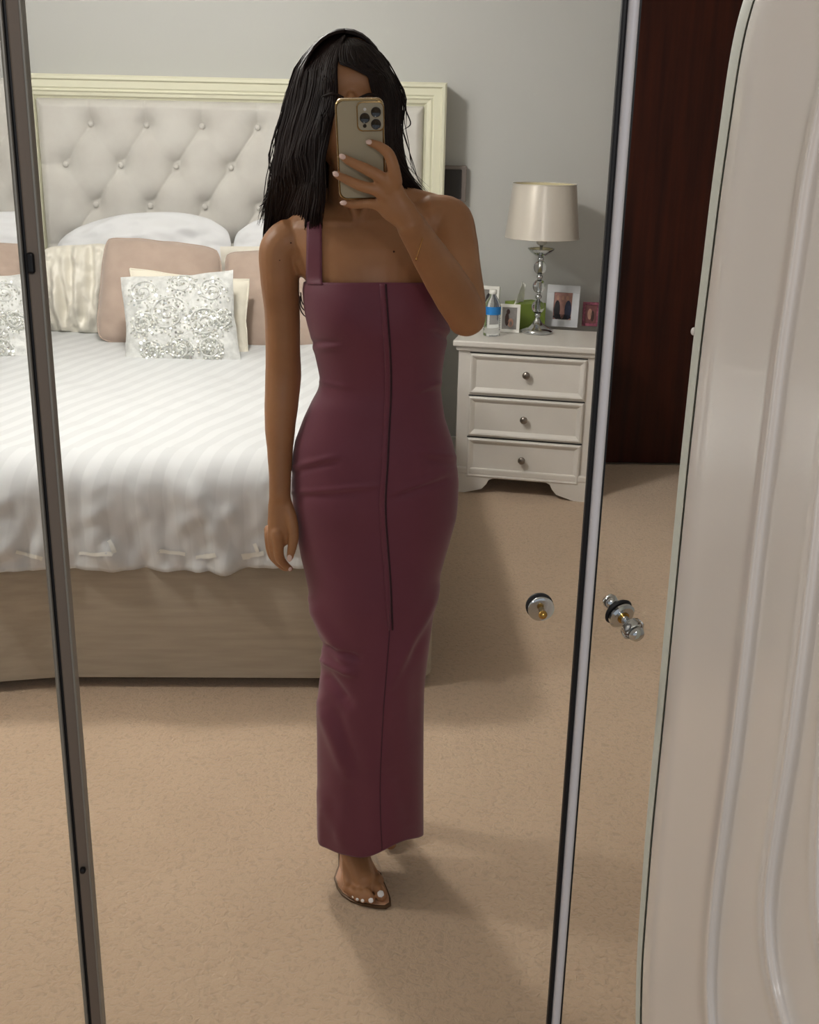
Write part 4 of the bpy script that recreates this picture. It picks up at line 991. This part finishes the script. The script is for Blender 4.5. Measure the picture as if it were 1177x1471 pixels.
# -------- hair
hb_ = MB(); rnd = random.Random(11)
LY = [51, 56, 61, 75, 97, 142, 187, 226, 268, 291, 306, 324]
LL = [484, 468, 455, 441, 427, 412, 401, 395, 391, 384, 381, 380]
LRt = [496, 493, 491, 487, 483, 484, 474, 464, 466, 466, 464, 463]
RY = [55, 62, 80, 91, 97, 103, 137, 184, 221, 245, 262, 279]
RLt = [491, 490, 487, 488, 508, 529, 537, 553, 556, 562, 575, 590]
RRt = [508, 528, 548, 555, 558, 561, 577, 575, 577, 584, 594, 613]
def strandsheet(Y_, La, Ra, ytab, n, fdepth, r0, jit=1.0, t0=0, t1=1, ext=0, wave=1.0):
    for s_ in range(n):
        t = t0+(t1-t0)*rnd.random(); lay = rnd.random(); pts = []; ph_ = rnd.random()*6; fr_ = 0.02+rnd.random()*0.02
        yend = ytab[-1]-rnd.random()**2*38+ (4 if rnd.random() < .3 else 0)+ext*(1-t if La[-1] < 450 else t); ystart = ytab[0]+rnd.random()*3
        m = 15
        for k in range(m):
            q = k/(m-1); y = ystart+(yend-ystart)*q**1.15
            L_, R_ = interp(y, ytab, La), interp(y, ytab, Ra)
            w_ = 1.3*math.sin(y*fr_+ph_)*jit*q*2 + wave*(5.0*math.sin(y*0.045+4*t)*q**1.2+2.5*math.sin(y*0.085+9*t)*q)*min(1, 4*t*(1-t)+.25)
            x = L_+(R_-L_)*t+w_; p_ = P(x, y, fdepth(y, t)+0.016*lay)
            hp, hn = hit(bvb, x, y)
            if hp is not None and y < 235 and hp.y > 1.93 and p_.y > hp.y-0.004: p_ = P(x, y, hp.y-0.003-0.008*(1-lay))
            pts.append(p_)
        r = r0*(0.6+0.8*rnd.random())
        hb_.tube(pts, [r*0.7]+[r]*(m-3)+[r*.7, r*.15], n=5, seg=1, caps=False)
def fdL(y, t):     # depth of the left mass: wraps round the head, then falls behind the shoulder
    h = smooth01((y-250)/70.0)
    a = (1-t)
    head = 2.005+0.09*a**1.4-0.0*a
    top = 1-smooth01((y-50)/60.0)
    head = head+top*0.055
    low = 2.03+0.125*smooth01(a*1.35)
    return head*(1-h)+low*h
def fdR(y, t):
    h = smooth01((y-210)/60.0); top = 1-smooth01((y-55)/60.0)
    head = 2.005+0.09*t**1.4+top*0.055
    low = 2.10+0.04*t
    return head*(1-h)+low*h
strandsheet(LY, LL, LRt, LY, 760, fdL, 0.0017, ext=34)
strandsheet(RY, RLt, RRt, RY, 440, fdR, 0.0016, ext=8)
strandsheet(LY, [x-2 for x in LL], [x+1 for x in LL], LY, 26, lambda y, t: fdL(y, 0)+0.0, 0.0007, jit=3.0)
strandsheet(RY, [x-3 for x in RRt], [x+4 for x in RRt], RY, 26, lambda y, t: fdR(y, 1), 0.0006, jit=3.0)
# solid masses under the strands
def mass(Y_, La, Ra, fdp, thick, ys):
    rows = []
    for y in ys:
        L_, R_ = interp(y, Y_, La), interp(y, Y_, Ra); row = []
        n = 14
        for k in range(n): row.append(P(L_+2+(R_-L_-4)*k/(n-1), y, fdp(y, k/(n-1))+0.010))
        for k in range(n-1, -1, -1): row.append(P(L_+2+(R_-L_-4)*k/(n-1), y, fdp(y, k/(n-1))+0.010+thick))
        rows.append(row)
    hb_.loft(rows)
mass(LY, LL, LRt, fdL, 0.05, [56, 61, 68, 75, 86, 97, 120, 142, 165, 187, 206, 226, 247, 268, 282, 291, 300, 312])
mass(RY, RLt, RRt, fdR, 0.04, [62, 70, 80, 92, 103, 120, 137, 160, 184, 203, 221, 235, 250, 262, 272])
hb_.ell(HC+Vector((-.010, .030, .014)), (.079, .086, .101), n=32)
rows = []
for (y, xl, xr, bb, yc) in ((110, 428, 566, .07, 2.13), (150, 414, 574, .07, 2.13), (200, 402, 574, .055, 2.15), (250, 396, 585, .045, 2.165), (290, 388, 606, .03, 2.19), (330, 384, 604, .02, 2.215), (385, 405, 598, .018, 2.222), (400, 446, 590, .015, 2.222), (440, 452, 585, .012, 2.222), (452, 465, 570, .008, 2.22)):
    rows.append(ering(y, xl, xr, yc, bb, n=24))
hb_.loft(rows)
# crown strands from the parting
for s_ in range(520):
    side = -1 if rnd.random() < .55 else 1
    t = rnd.random()
    y0 = 53+t*0+rnd.random()*4
    a = rnd.random()
    st_ = HC+Vector((-.018+.004*rnd.random(), -.012+.085*t, .108-.02*abs(t-.45)))
    th = a*math.pi*0.5
    pts = []
    for k in range(9):
        q = k/8; ang = q*R(84)
        pts.append(HC+Vector((-.012+side*(.074+.003*rnd.random())*math.sin(ang), -.014+.085*t-.004*q, .014+(.104+.002*math.sin(7*a))*math.cos(ang)*(1-.10*abs(t-.4)))))
    hb_.tube(pts, [.0012]+[.0017]*6+[.0014, .0004], n=5, seg=1, caps=False)
# flyaways
for s_ in range(9):
    x0 = 475+rnd.random()*50; y0 = 58+rnd.random()*6; x1_ = x0+rnd.gauss(-4, 8); y1_ = y0-6-rnd.random()*5
    hb_.tube([P(x0, y0, 2.09), P((x0+x1_)/2+4, y1_, 2.08), P(x1_-14, y1_+6, 2.08)], [.0005, .0004, .0001], n=4, seg=3, caps=False)
for (pts) in ([(430, 428), (431, 442), (436, 452), (444, 458)], [(431, 425), (433, 440), (440, 448), (446, 452)], [(432, 420), (434, 434), (441, 442), (447, 444)], [(384, 285), (378, 293), (372, 297)], [(578, 140), (584, 160), (590, 178), (580, 186)], [(575, 120), (583, 150), (584, 185)]):
    hb_.tube([P(x, y, 2.16 if y > 400 else 2.09) for x, y in pts], [.0012]*(len(pts)-1)+[.0003], n=5, seg=5, caps=False)
hb_.build('hair', M_hair, t_w, kind='stuff')

# ------------------------------------------------------------------ ceiling light above the bed
t = thing('ceiling_light', 'round flush ceiling light over the foot of the bed', 'ceiling light', (-0.62, 3.45, ZC))
b = MB(); b.lathe([(0.09, ZC-0.03), (0.10, ZC-0.028), (0.10, ZC-0.001)], Matrix.Translation((-0.62, 3.45, 0)), 32); b.build('ceiling_plate', M_trimw, t, sharp=40)
